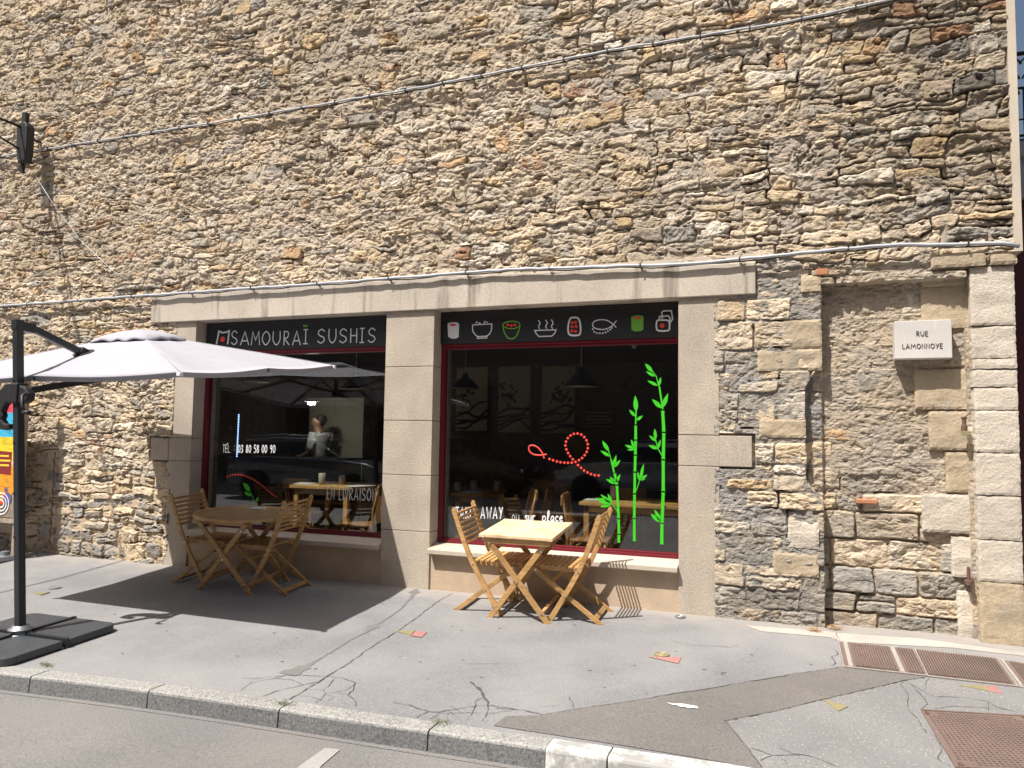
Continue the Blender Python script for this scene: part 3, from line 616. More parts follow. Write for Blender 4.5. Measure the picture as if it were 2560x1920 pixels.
# road sheet out past the houses opposite
ys = [lambda x: KFs(max(-14, min(x, 8)))+.02, lambda x: -3.4, lambda x: -4.5, lambda x: -7, lambda x: -10.9]
strip('road', xs, ys, lambda x, y: roadz(x, y) if y > -5.5 else -.09, 'road', kind='structure')
MB().add([(-80, -60, -.30), (80, -60, -.30), (80, 60, -.30), (-80, 60, -.30)], [(0, 1, 2, 3)]).build('ground', 'road', None, kind='structure')
MB().bb(-60, 40, -14.05, -10.9, -.4, -.08).build('far_pavement', 'pave2', None, kind='structure')
# kerb stones
jx = [float(onG(*p)[0]) for p in ((81, 1691), (370, 1729), (695, 1776), (1070, 1830), (1518, 1896))]
jx = [jx[0]-1.02*k for k in range(9, 0, -1)]+jx+[jx[-1]+1.02*k for k in range(1, 8)]
xw = float(onG(1364, 1873)[0])
def kerbstone(a, b):
    mb = MB(); prof = [(0, -.16), (0, -.018), (.006, -.006), (.018, 0), (.137, 0), (.137, -.16)]; n = 5; m = len(prof); vs = []
    for i in range(n):
        x = a+(b-a)*i/(n-1)
        for o_, z in prof:
            y = KFs(x)+o_-(.012 if z < -.1 else 0); vs.append((x+R.uniform(-.002, .002), y, gz(KFs(x)+.07)+.004+z+R.uniform(-.0015, .0015)))
    fs = [(i*m+j, i*m+(j+1) % m, (i+1)*m+(j+1) % m, (i+1)*m+j) for i in range(n-1) for j in range(m)]+[tuple(range(m))[::-1], tuple((n-1)*m+j for j in range(m))]
    return mb.add(vs, fs)
kg, kw = MB(), MB()
for a, b_ in zip(jx[:-1], jx[1:]):
    a, b_ = a+.0035, b_-.0035
    for lo, hi in ((a, min(b_, xw)), (max(a, xw), b_)):
        if hi-lo > .02:
            t = kerbstone(lo, hi); (kg if hi <= xw+.001 else kw).add(t.v, t.f)
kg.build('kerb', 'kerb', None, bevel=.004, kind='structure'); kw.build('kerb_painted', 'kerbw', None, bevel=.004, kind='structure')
strip('kerb_joint', [x for x in np.arange(-14, 7, .4)], [lambda x: KFs(x)+.012, lambda x: KFs(x)+.13], lambda x, y: gz(KFs(x)+.07)-.02, 'crack', kind='structure')
strip('gutter_edge', [x for x in np.arange(-14, 7, .4)], [lambda x: KFs(x)-.05, lambda x: KFs(x)+.012], lambda x, y: roadz(x, y)+.003, 'road', kind='structure')

def gpoly(name, pts, m, dz=.004, **k):
    P_ = [onG(*p) for p in pts]; vs = [(p[0], p[1], gz(p[1])+dz) for p in P_]
    # fan of triangles would fold over the bend of the ground, so cut long edges
    me = MB().add(vs, [tuple(range(len(vs)))]); return me.build(name, m, None, kind=k.pop('kind', 'structure'), **k)
gpoly('asphalt_patch', [z7(1165, 300), z7(1650, 352), z7(1530, 372), z7(1280, 430), z7(1010, 492), z7(780, 550), z7(490, 605), z7(700, 876), (2010, 1948), (1800, 1906), (1600, 1872), (1440, 1847), z8(1400, 742), z8(1470, 690), z8(1680, 683), z8(1840, 652), z7(0, 487), z7(190, 450), z7(400, 420), z7(680, 372), z7(900, 335)], 'pave2')
gpoly('asphalt_patch', [z7(495, 612), z7(780, 556), z7(1010, 498), z7(1280, 436), z7(1520, 380), z7(1650, 358), z7(2212, 420), (2700, 1760), (2700, 2060), (2012, 1950), z7(705, 880)], 'pave3', .0045)
gpoly('pale_strip', [z7(600, 55), z7(1085, 90), z7(1140, 100), z7(1600, 130), z7(2230, 215), z7(2230, 235), z7(1800, 185), z7(1145, 150), z7(1100, 125), z7(700, 90)], 'palepave', .003)
# dusty apron along the foot of the wall
def crack(mb, f, pts, wd, dz=.005, jit=.006):
    P_ = [onG(*f(*p)) for p in pts]; Q = []
    for a, b in zip(P_[:-1], P_[1:]):
        n = max(2, int(np.hypot(*(b-a)[:2])/.035))
        for i in range(n):
            t = i/n; q = a+(b-a)*t; Q.append((q[0]+R.uniform(-jit, jit), q[1]+R.uniform(-jit, jit)))
    Q.append(tuple(P_[-1][:2])); vs = []; fs = []
    for i, q in enumerate(Q):
        d = Vector(Q[min(i+1, len(Q)-1)])-Vector(Q[max(i-1, 0)]); d.normalize(); w_ = (wd(i/len(Q)) if callable(wd) else wd*.62)*R.uniform(.3, 1.4)/2
        for s_ in (-1, 1): x, y = q[0]-d.y*w_*s_, q[1]+d.x*w_*s_; vs.append((x, y, gz(y)+dz))
    for i in range(len(Q)-1): fs.append((2*i, 2*i+1, 2*i+3, 2*i+2))
    mb.add(vs, fs)
b = MB(); crack(b, z8, [(975, -15), (945, 35), (890, 95), (790, 160), (720, 205), (690, 228), (620, 262), (510, 330), (430, 375), (370, 410), (340, 425), (258, 458)], lambda t: .10*math.exp(-((t-.04)/.06)**2)+.10*math.exp(-((t-.52)/.04)**2)+.14*math.exp(-((t-.95)/.05)**2)+.02, .003)
b.build('crack_seal', 'seal', None, kind='structure')
b = MB()
for pts, w_ in (([(1170, 10), (1085, 60), (1000, 125), (880, 215), (740, 295), (640, 370), (560, 420), (490, 465), (400, 520), (330, 565), (270, 597)], .011),
  ([(0, 480), (120, 478), (250, 463), (330, 463), (420, 468), (500, 467), (590, 485), (635, 505), (630, 535), (600, 570), (635, 600), (640, 635)], .008),
  ([(0, 545), (60, 505), (180, 480), (250, 465)], .007), ([(125, 578), (200, 550), (330, 520), (430, 500), (490, 465)], .009), ([(180, 480), (280, 488), (350, 515)], .006), ([(320, 575), (400, 580), (450, 600)], .005), ([(525, 480), (490, 520), (455, 540), (470, 565), (540, 555), (600, 540), (635, 512)], .006), ([(410, 615), (445, 600), (470, 565)], .008), ([(470, 565), (520, 580), (480, 610)], .005), ([(380, 540), (450, 545)], .004), ([(600, 570), (540, 560)], .005),
  ([(1275, 500), (1325, 535), (1345, 580), (1370, 610), (1370, 635)], lambda t: .012+.016*math.exp(-((t-.35)/.15)**2)), ([(1345, 585), (1300, 610), (1297, 640)], .006), ([(850, 612), (940, 630), (1040, 665), (1100, 668), (1220, 645), (1330, 632), (1400, 630), (1430, 645), (1560, 655), (1680, 682)], .009), ([(975, 695), (1040, 667)], .012), ([(1050, 705), (1100, 675), (1220, 670), (1400, 672), (1500, 660)], .006), ([(1370, 635), (1365, 680), (1335, 715)], .006), ([(1300, 635), (1285, 680), (1250, 710)], .005), ([(1400, 630), (1540, 655)], .007), ([(1160, 665), (1215, 715)], .004), ([(1145, 670), (1150, 712)], .005), ([(1160, 630), (1210, 660)], .004), ([(1820, 580), (1850, 650)], .006), ([(1650, 640), (1770, 628)], .004), ([(1680, 683), (1840, 654), (2212, 600)], .010), ([(1250, 400), (1480, 397)], .005)):
    crack(b, z8, pts, w_)
for pts, w_ in (([(0, 487), (190, 452), (400, 422), (640, 378), (720, 370), (900, 335), (1165, 298)], .013), ([(490, 612), (780, 554), (1010, 496), (1290, 434), (1530, 372), (1640, 362)], .010), ([(487, 605), (560, 690), (700, 876)], .010), ([(1530, 375), (1500, 400), (1540, 450), (1545, 540), (1600, 600), (1650, 680)], .009), ([(1540, 390), (1620, 430), (1700, 470), (1880, 475), (2010, 500), (2060, 530), (2170, 560)], .008), ([(1615, 545), (1660, 510), (1640, 480), (1600, 440), (1560, 400)], .009), ([(1700, 540), (1800, 525), (1900, 530), (2100, 545)], .006), ([(640, 765), (760, 810), (940, 805), (1010, 820), (1130, 872)], .010), ([(700, 835), (760, 810)], .009), ([(800, 765), (870, 795), (940, 805)], .007), ([(960, 768), (1050, 780)], .005), ([(1110, 190), (1140, 220), (1105, 240), (1130, 270), (1100, 290)], .008), ([(1110, 120), (1150, 150), (1130, 100)], .007), ([(1700, 690), (1740, 770), (1720, 830), (1790, 876)], .007), ([(180, 148), (280, 168), (400, 175), (520, 182), (565, 172)], .006), ([(2010, 500), (2010, 560)], .006), ([(1640, 430), (1660, 350)], .006), ([(820, 825), (840, 850)], .005)):
    crack(b, z7, pts, w_, .0065)
for pts in ([(1130, 1075), (1230, 1085), (1350, 1080), (1600, 1015)], [(1260, 1125), (1460, 1080)]): crack(b, z4, pts, .006)
for pts in ([(0, 1150), (150, 1160), (300, 1195)], [(800, 1260), (1000, 1300), (1250, 1340), (1500, 1390)]):
    pass
b.build('pavement_cracks', 'crack', None, kind='structure')
# chewing gum and drips
b = MB()
for i in range(90):
    x = R.uniform(-6, 1.3); y = R.uniform(-2.5, -.5); r_ = R.uniform(.003, .010)*(1 if R.random() < .85 else 1.6)
    b.add([(x+r_*1.4*math.cos(t), y+r_*math.sin(t), gz(y)+.0035) for t in np.linspace(0, 6.28, 9)[:-1]], [tuple(range(8))])
b.build('gum_spots', 'seal', None, kind='stuff')
# painted marks
def rpoly(name, pts, m, **k):
    vs = []
    for p in pts:
        z = -.25
        for _ in range(8):
            d = ray(*p); t = (z-CAM[2])/d[2]; q = CAM+t*d; z = roadz(q[0], q[1])+.005
        vs.append((q[0], q[1], z))
    return MB().add(vs, [tuple(range(len(vs)))]).build(name, m, None, **k)
rpoly('road_marking', [z8(330, 960), z8(470, 862), z8(555, 870), z8(450, 960), z8(420, 1000), z8(290, 1000)], 'road', kind='structure').data.materials[0] = speckle('faint_white_line', (.30, .295, .29), .25, 90, .9)
gpoly('white_paint_smear', [z7(150, 506), z7(200, 513), z7(245, 512), z7(285, 520), z7(332, 529), z7(337, 542), z7(312, 538), z7(280, 540), z7(262, 533), z7(232, 532), z7(215, 523), z7(190, 521)], 'whitep', .009)

# ------------------------------------------------------------------ brass markers, hatches
def stud(pts, label):
    r = onG(*pts[0]); o = empty('pavement_marker', (r[0], r[1], gz(r[1])), label=label, cat='pavement marker', group='brass triangle markers set in the pavement')
    vs = [onG(*p) for p in pts]; n = len(vs); v2 = [(p[0]-r[0], p[1]-r[1], gz(p[1])-gz(r[1])+h) for h in (.0, .010) for p in vs]
    MB().add(v2, [tuple(range(n))[::-1], tuple(range(n, 2*n))]+[(i, (i+1) % n, (i+1) % n+n, i+n) for i in range(n)]).build('brass_plate', 'brass', o); return o
def paint(o, pts, h=.006):
    r = o.location; vs = [onG(*p) for p in pts]; MB().add([(p[0]-r.x, p[1]-r.y, gz(p[1])-r.z+h) for p in vs], [tuple(range(len(vs)))]).build('red_paint', 'redp', o)
o = stud([z8(865, 222), z8(968, 218), z8(945, 243)], 'brass triangle marker with red paint in front of the square table'); paint(o, [z8(968, 221), z8(1035, 224), z8(1005, 254), z8(945, 245)])
o = stud([z7(1055, 487), z7(1198, 530), z7(1143, 555)], 'bare brass triangle marker on the lower right patch')
o = stud([z7(1842, 408), z7(2010, 438), z7(1985, 405)], 'brass triangle marker with red paint below the long hatch'); paint(o, [z7(2012, 438), z7(1990, 407), z7(2055, 410), z7(2092, 455)])
o = stud([z6(275, 270), z6(400, 262), z6(325, 285)], 'small brass triangle marker beside the parasol post')
# round valve caps
def cap(px, r_, label, m='brass', redp=None):
    p = onG(*px); o = empty('valve_cap', (p[0], p[1], gz(p[1])), label=label, cat='valve cap')
    b = MB().lathe([(r_, 0), (r_, .010), (r_*.86, .013), (r_*.80, .009), (r_*.62, .009), (r_*.56, .013), (r_*.42, .013), (r_*.36, .009), (.0, .009)]); b.build('cap', m, o)
    if redp: paint(o, redp, .005)
cap(z7(125, 226), .055, 'round ribbed valve cap beside a red painted triangle', 'brass', [z7(45, 238), z7(237, 240), z7(222, 277)])
cap(z5(2145, 1325), .045, 'small round steel cap at the foot of the right pillar', 'zinc')
cap(z6(437, 225), .06, 'round cap in the pavement behind the parasol post', 'pave3')

def quadpt(c, u, v):
    a, b_, d, e = c; return (a*(1-u)+b_*u)*(1-v)+(e*(1-u)+d*u)*v
def hatch(name, corners, label, ribs=None, dots=None, rim=None, handles=()):
    # corners: near-left, near-right, far-right, far-left on the ground
    c = [onG(*p) for p in corners]; c = [np.array([p[0], p[1], gz(p[1])]) for p in c]; o0 = c[0]
    r = empty(name, tuple(o0), label=label, cat='hatch'); c = [p-o0 for p in c]
    def slabq(mb, u0, u1, v0, v1, z0, z1_):
        q = [quadpt(c, u, v) for u, v in ((u0, v0), (u1, v0), (u1, v1), (u0, v1))]
        vs = [(p[0], p[1], p[2]+z) for z in (z0, z1_) for p in q]; mb.add(vs, [(3, 2, 1, 0), (4, 5, 6, 7)]+[(i, (i+1) % 4, (i+1) % 4+4, i+4) for i in range(4)])
    b = MB(); slabq(b, 0, 1, 0, 1, -.02, .006); b.build('plate', 'cover', r)
    b = MB()
    for a in (((0, 1, 0, .018)), (0, 1, .982, 1), (0, .012, .018, .982), (.988, 1, .018, .982)): slabq(b, *a, .0, .011)
    b.build('rim', 'coverpale' if rim == 'pale' else 'cover', r)
    b = MB()
    if ribs:
        for u0, u1, n in ribs:
            for i in range(n): u = u0+(u1-u0)*(i+.2)/n; slabq(b, u, u+(u1-u0)/n*.5, .05, .95, .004, .019)
    if dots:
        nu, nv = dots
        for i in range(nu):
            for j in range(nv):
                if (i < 3 or i > nu-4) and (j < 2 or j > nv-3): continue
                u, v = .04+.92*(i+.25)/nu, .04+.92*(j+.25)/nv; slabq(b, u, u+.46/nu, v, v+.46/nv, .004, .0105)
    b.build('tread', 'cover', r)
    if rim == 'pale':
        b = MB()
        for u in handles: slabq(b, u, u+.055, .03, .97, .004, .0125)
        bsplit(b, 'concrete_band', 'coverpale', r)
    b = MB()
    for u, v in ((.3, .5), (.3, .9), (.3, .1)) if ribs else ((.03, .93), (.95, .95), (.03, .04)): slabq(b, u-.05 if ribs else u, u+.05 if ribs else u+.03, v-.02, v+.02, .004, .0145)
    bsplit(b, 'handle', 'rust', r)
hatch('ribbed_hatch', [z7(1172, 298), z7(1650, 350), z7(1570, 195), z7(1140, 150)], 'left rusty ribbed cellar hatch by the wall', ribs=[(.16, .68, 16), (.8, 1, 6)], rim='pale', handles=(.07, .70))
hatch('ribbed_hatch', [z7(1655, 352), z7(2178, 412), z7(2060, 250), z7(1580, 196)], 'long rusty ribbed cellar hatch right of the first one', ribs=[(.02, .96, 30)], rim='pale', handles=())
hatch('ribbed_hatch', [z7(2182, 413), (2720, 1752), (2640, 1678), z7(2064, 252)], 'ribbed cellar hatch running out at the right edge', ribs=[(.18, .95, 20)], rim='pale', handles=(.03,))
hatch('square_cover', [(2388, 1922), (2830, 1945), (2560, 1792), z7(1615, 546)], 'reddish studded iron cover at the lower right corner', dots=(26, 26))

# moss tufts in the kerb joints
for px, lab in ((z8(245, 625), 'green moss tuft in the kerb joint left of the middle'), (z8(1110, 730), 'pale moss tuft in the cracked kerb joint'), (z6(370, 848), 'green moss tuft in the kerb joint near the parasol base')):
    p = onG(*px); b = MB()
    for i in range(130):
        x, y = p[0]+R.gauss(0, .035), p[1]+R.gauss(0, .018); z = gz(y)+.003+R.uniform(0, .016); a = R.uniform(0, 6.3); s_ = R.uniform(.004, .009)
        b.add([(x, y, z), (x+s_*math.cos(a), y+s_*math.sin(a), z+R.uniform(0, .008)), (x-s_*math.sin(a), y+s_*math.cos(a), z+R.uniform(0, .006))], [(0, 1, 2)])
    tag(b.build('moss_tuft', 'moss'), lab, 'moss')
for px, lab in ((z7(1000, 90), 'left dry orange moss clump at the foot of the pier'), (z7(1125, 80), 'right dry orange moss clump at the foot of the pier')):
    p = onG(*px); b = MB()
    for i in range(160):
        x, y = p[0]+R.gauss(0, .03), p[1]+R.gauss(0, .016); z = gz(y)+R.uniform(0, .03); a = R.uniform(0, 6.3); s_ = R.uniform(.005, .011)
        b.add([(x, y, z), (x+s_*math.cos(a), y+s_*math.sin(a), z+R.uniform(0, .01)), (x-s_*math.sin(a), y+s_*math.cos(a), z+R.uniform(0, .008))], [(0, 1, 2)])
    tag(b.build('moss_clump', 'lichen'), lab, 'moss')
p = onG(*z6(1295, 1478)); q = np.array([p[0], p[1]-.25])
tag(MB().add([(q[0]-.02, q[1], roadz(*q)+.006), (q[0]+.025, q[1]-.004, roadz(*q)+.008), (q[0]-.015, q[1]+.016, roadz(*q)+.012)], [(0, 1, 2)]).build('leaf', 'brass'), 'tiny yellow leaf lying on the road', 'leaf')

# ------------------------------------------------------------------ niche stonework, quoins, plaque, irons
def rough_block(name, x0, x1, z0, z1_, y, m, depth=.12, amp=.004, chip=.012, seed=0):
    nx, nz = max(3, int((x1-x0)/.022)), max(3, int((z1_-z0)/.022)); rr = random.Random(seed); s_ = seed*3.7
    vs = []; fs = []
    for j in range(nz+1):
        for i in range(nx+1):
            x, z = x0+(x1-x0)*i/nx, z0+(z1_-z0)*j/nz; e = min(i, nx-i, j, nz-j)
            h = float(fbm(np.array([x*6+s_]), np.array([z*9+s_]), 300+seed, 4)[0])*amp*6
            if e == 0: h -= .003+rr.random()*chip*.5; x += (.5-i/nx)*.006*rr.random()*2; z += (.5-j/nz)*.006*rr.random()*2
            vs.append((x, y-h, z))
    n0 = len(vs)
    for j in range(nz):
        for i in range(nx): a = j*(nx+1)+i; fs.append((a, a+1, a+nx+2, a+nx+1))
    ring = [i for i in range(nx+1)]+[j*(nx+1)+nx for j in range(1, nz+1)]+[nz*(nx+1)+i for i in range(nx-1, -1, -1)]+[j*(nx+1) for j in range(nz-1, 0, -1)]
    for k in ring: vs.append((vs[k][0], y+depth, vs[k][2]))
    L = len(ring)
    for k in range(L): fs.append((ring[k], n0+k, n0+(k+1) % L, ring[(k+1) % L]))
    return MB().add(vs, fs).build(name, m, building, False)
# corner quoins (pale) from the pavement to the ledge
zq = [-.12, .456, .771, 1.107, 1.432, 1.757, 1.934, 2.074, 2.156, 2.41, 2.875]
for k in range(len(zq)-1):
    rough_block('quoin_stone', 1.402 if zq[k] < 1.9 else 1.395, 1.697, zq[k]+.001, zq[k+1]-.001, -.012+R.uniform(-.004, .004), 'ashlar2' if k == 0 else 'ashlar', .19, .003, .006, k+1)
# big tan jamb blocks inside the niche
def blk(pxs, k, m='ashlar2'):
    a, b_ = onY(*pxs[0], .085), onY(*pxs[1], .085); rough_block('jamb_stone', a[0], b_[0], b_[2], a[2], .085, m, .1, .004, .012, 20+k)
r1 = lambda x, y: (2060+x/3.318, 640+y/3.318); r2 = lambda x, y: (2060+x/3.19, 1120+y/3.19)
for k, (a, b_) in enumerate(((r1(800, 250), r1(1195, 595)), (r1(745, 940), r1(1225, 1275)), (r1(865, 1285), r1(1225, 1615)), (r2(965, 30), r2(1190, 360)), (r2(775, 360), r2(1205, 690)), (r2(1015, 705), r2(1232, 1045)), (r2(1060, 1140), r2(1240, 1560)), (r1(800, 110), r1(1190, 245)))): blk((a, b_), k, 'ashlar2' if k not in (4, 5, 6) else 'ashlar')
# smoother blocks in the pier
r3 = lambda x, y: (1760+x/3.3175, 640+y/3.3175); r4 = lambda x, y: (1760+x/3.19, 1120+y/3.19)
for k, (a, b_, m) in enumerate(((r3(440, 780), r3(985, 950), 'ashlar2'), (r3(455, 1350), r3(850, 1510), 'ashlar2'), (r4(665, 580), r4(920, 810), 'ashlar'), (r4(545, 825), r4(918, 1038), 'ashlar2'), (r3(640, 535), r3(1000, 770), 'ashlar2'), (r3(800, 160), r3(1012, 290), 'ashlar2'))):
    A_, B_ = onY(*a, -.01), onY(*b_, -.01); rough_block('pier_stone', A_[0], min(B_[0], .325), B_[2], A_[2], -.016, m, .1, .005, .012, 40+k)
a, b_ = onY(*r3(925, 108), -.02), onY(*r3(1033, 155), -.02); MB().bb(a[0], b_[0], -.028, .1, b_[2], a[2]).build('brick_shard', 'terracotta', building, bevel=.006)
a, b_ = onY(*r2(255, 405), .08), onY(*r2(430, 450), .08); MB().bb(a[0], b_[0], .072, .16, b_[2], a[2]).build('brick_shard', 'terracotta', building, bevel=.008)
# ledge stones over the niche
for k, (a, b_) in enumerate(((r1(885, 5), r1(1350, 75)), (r1(1380, -10), r1(1610, 60)))):
    A_, B_ = onY(*a, -.05), onY(*b_, -.05); rough_block('ledge_stone', A_[0], min(B_[0], 1.74), B_[2], A_[2]+.02, -.05, 'ashlar2', .2, .003, .01, 60+k)

pl = empty('street_name_plaque', (1.06, -.035, 2.32), label='grey stone street name plaque with engraved capitals on rubble wall', cat='plaque')
a, b_ = onY(*r1(577, 547), -.0), onY(*r1(1058, 848), -.0)
x0, x1, zt, zb_ = a[0], b_[0], a[2], b_[2]
PYY = -.040
MB().bb(x0-1.06, x1-1.06, -.0, .125, zb_-2.32, zt-2.32).build('slab', 'plate', pl, bevel=.004)
b = MB(); f_ = lambda x, y: tuple(onY(*r1(x, y), PYY)[[0, 2]])
text(b, 'RUE', f_(768, 662), f_(862, 663), .036, .0052, -.038, .22, .0015); b.v = [(v[0]-1.06, v[1]+.035, v[2]-2.32) for v in b.v]; b.build('engraved_word', 'inkb', pl); b = MB(); text(b, 'LAMONNOYE', f_(652, 768), f_(985, 763), .036, .0052, -.038, .2, .0015)
b.v = [(v[0]-1.06, v[1]+.035, v[2]-2.32) for v in b.v]; b.build('engraved_word', 'inkb', pl)

# irons fixed in the wall
def tub(name, pts, r_, m, label, cat, **k): return tag(MB().tube(pts, r_, 8).build(name, m, None, True), label, cat, **k)
c = onY(*r2(1155, 1060), .02); hp = empty('hinge_pin', (c[0], .02, c[2]), label='rusty iron hinge pin sticking out above a patch of plaster', cat='hinge pin')
MB().lathe([(.02, -.03), (.024, -.03), (.024, .0), (.013, .004), (.013, .10), (.009, .108), (0, .108)]).build('pin', 'rust', hp); MB().box((0, .06, -.015), (.035, .15, .03)).build('bracket', 'rust', hp)
c = onY(*r1(1163, 1400), .0); lf = empty('wall_fixture', (c[0], .0, c[2]), label='small rusty electric fixture with a loose wire on tan stone', cat='fixture')
MB().lathe([(.016, -.05), (.022, -.05), (.022, -.005), (.015, .0), (.015, .045), (.02, .05), (.02, .062), (0, .064)]).build('body', 'rust', lf); MB().box((.01, .0, -.065), (.055, .045, .035)).build('block', 'brass', lf, bevel=.003); MB().tube([(0, 0, .06), (.03, -.01, .08), (.05, 0, .115), (.09, .02, .13)], .003, 6).build('wire', 'cablec', lf)
a, b_ = onY(*z2(0, 0), 0), 0
rodA = onY(818, 352, -.22); rodB = onY(818, 352, .0)
def dev(px): return onY(px[0], px[1], -.02)
c = onY(816, 355, 0); tub('iron_spike', [(c[0], .05, c[2]), (c[0]-.005, -.16, c[2]-.02)], .007, 'rust', 'thin iron spike jutting from the middle of the upper wall', 'spike')
c = onY(2463, 403, 0); tub('iron_spike', [(c[0]+.05, .05, c[2]+.03), (c[0]-.01, -.20, c[2]-.02)], .007, 'rust', 'thin iron spike jutting from the wall near the upper right corner', 'spike')
c = onY(1823, 14, 0); tub('iron_spike', [(c[0], .05, c[2]), (c[0]-.01, -.17, c[2]-.03)], .009, 'rust', 'short iron spike above the upper cable', 'spike')

# ------------------------------------------------------------------ cables along the wall
def cable(pts, name, label, step, r_=.011, y=-.075):
    P_ = [onY(*p, y) for p in pts]; X_ = [p[0] for p in P_]; Z_ = [p[2] for p in P_]; o0 = (X_[0], y, Z_[0]); r = empty(name, o0, label=label, cat='cable', group='grey cables fixed along the wall')
    xs_ = np.linspace(X_[0], X_[-1], 120); rr = random.Random(len(label)); q = [(x-o0[0], rr.uniform(-.004, .004), float(np.interp(x, X_, Z_))-o0[2]+rr.uniform(-.004, .004)) for x in xs_]
    MB().tube(q, r_, 8).build('grey_conduit', 'cable', r, True); q2_ = [(x, y_+.016, z-.014+.006*math.sin(i*.8)) for i, (x, y_, z) in enumerate(q)]; MB().tube(q2_, .006, 6).build('black_wire', 'cablec', r, True)
    x = X_[0]+.1
    while x < X_[-1]:
        z = float(np.interp(x, X_, Z_)); b = MB(); b.box((x-o0[0], .015, z-o0[2]), (.012, .06, .036)); b.tube([(x-o0[0], .01, z-o0[2]+.015), (x-o0[0]+.02, -.0, z-o0[2]+.045)], .0035, 5); x += step; b.build('cable_clip', 'cablec', r)
k = 1.1573
cable([(-150*k, 358*k), (0, 338*k), (100*k, 322*k), (480*k, 262*k), (890*k, 192*k), (1320*k, 108*k), (1700*k, 47*k), (1900*k, 5*k), (2170*k, -58*k)], 'wall_cable', 'upper grey cable climbing across the bare rubble wall', .42, .010)
cable([(-150*k, 674*k), (0, 661*k), (330*k, 637*k), (700*k, 612*k), (1100*k, 582*k), (1500*k, 570*k), (1635*k, 556*k), (1900*k, 530*k), (2170*k, 526*k), (2203*k, 530*k)], 'wall_cable', 'lower grey cable running just above the stone lintel', .85, .014)
c = onY(62, 360, -.22); bx = empty('cable_box', tuple(c), label='black plastic cable splice box hanging before the wall', cat='cable box')
MB().prism([(-.085, .20), (-.05, .26), (.06, .26), (.10, .20), (.105, -.12), (.08, -.25), (-.03, -.26), (-.07, -.1)], -.06, .05).build('shell', 'black', bx, bevel=.015)
MB().prism([(-.05, .255), (-.045, .40), (.0, .41), (.02, .39), (.02, .255)], -.03, .03).build('top_clamp', 'black', bx, bevel=.008)
MB().prism([(-.06, -.26), (-.07, -.33), (-.03, -.37), (.01, -.37), (.01, -.26)], -.02, .02).build('bottom_clamp', 'black', bx, bevel=.006)
MB().tube([(-.01, 0, .1), (-.0, .25, .1)], .015, 8).build('wall_stay', 'black', bx)
def w_(px, py, y): return tuple(onY(px, py, y)-c)
MB().tube([(-.02, 0, .20), (-.0, -1.4, .20), (.03, -3.6, .26), (.06, -7., .5)], .016, 8).build('overhead_cable', 'cablec', bx, True)
MB().tube([(-.02, 0, -.09), (-.01, -.7, .055), (0, -1.35, .17)], .013, 8).build('overhead_cable', 'cablec', bx, True)
MB().tube([w_(62, 398, -.22), w_(130, 505, -.16), w_(200, 600, -.12), w_(280, 675, -.09), w_(375, 735, -.07)], .0035, 6).build('drop_wire', 'zinc', bx, True)

# ------------------------------------------------------------------ the burgundy house next door with its balcony
nb = empty('corner_house', (0, 0, 0), label='burgundy painted shopfront with balcony at the right edge', cat='building')
MB().bb(1.80, 9, .62, 5, -.3, 3.92).build('burgundy_front', 'burg', nb)
MB().bb(1.775, 9, .50, .62, 3.90, 4.02).build('zinc_gutter', 'zinc', nb); MB().bb(1.80, 9, .55, .615, 3.55, 3.9).build('zinc_panel', 'zinc', nb)
bl = MB().bb(1.79, 9, .60, 5, 4.02, 4.08).build('terrace_slab', 'zinc', nb)
rl_ = empty('balcony_railing', (1.80, .56, 4.03), label='black wrought iron balcony railing against the sky', cat='railing')
H_ = onY(2545, 135, .56)[2]-4.03
b = MB(); b.tube([(0, 0, H_), (6, 0, H_)], .018, 8); b.tube([(0, 0, H_-.3), (6, 0, H_-.3)], .012, 8); b.tube([(0, 0, .06), (6, 0, .06)], .012, 8); b.tube([(0, 0, .2), (6, 0, .2)], .008, 8); bsplit(b, 'rail', 'cablec', rl_, smooth=True)
b = MB()
for i in range(44): b.tube([(.02+i*.13, 0, .0), (.02+i*.13, 0, H_-.3)], .008, 6)
bsplit(b, 'baluster', 'cablec', rl_)
b = MB()
for i in range(22):
    for zc, rr in ((H_-.09, .065), (H_-.22, .055), (.42, .05)):
        cx = .07+i*.26; b.tube([(cx+rr*(1-t/9)*math.cos(t), 0, zc+rr*(1-t/9)*math.sin(t)) for t in np.linspace(0, 7, 16)], .008, 6); b.tube([(cx+.13-rr*(1-t/9)*math.cos(t), 0, zc+rr*(1-t/9)*math.sin(t)) for t in np.linspace(0, 7, 16)], .008, 6)
b.build('scrolls', 'cablec', rl_, True)

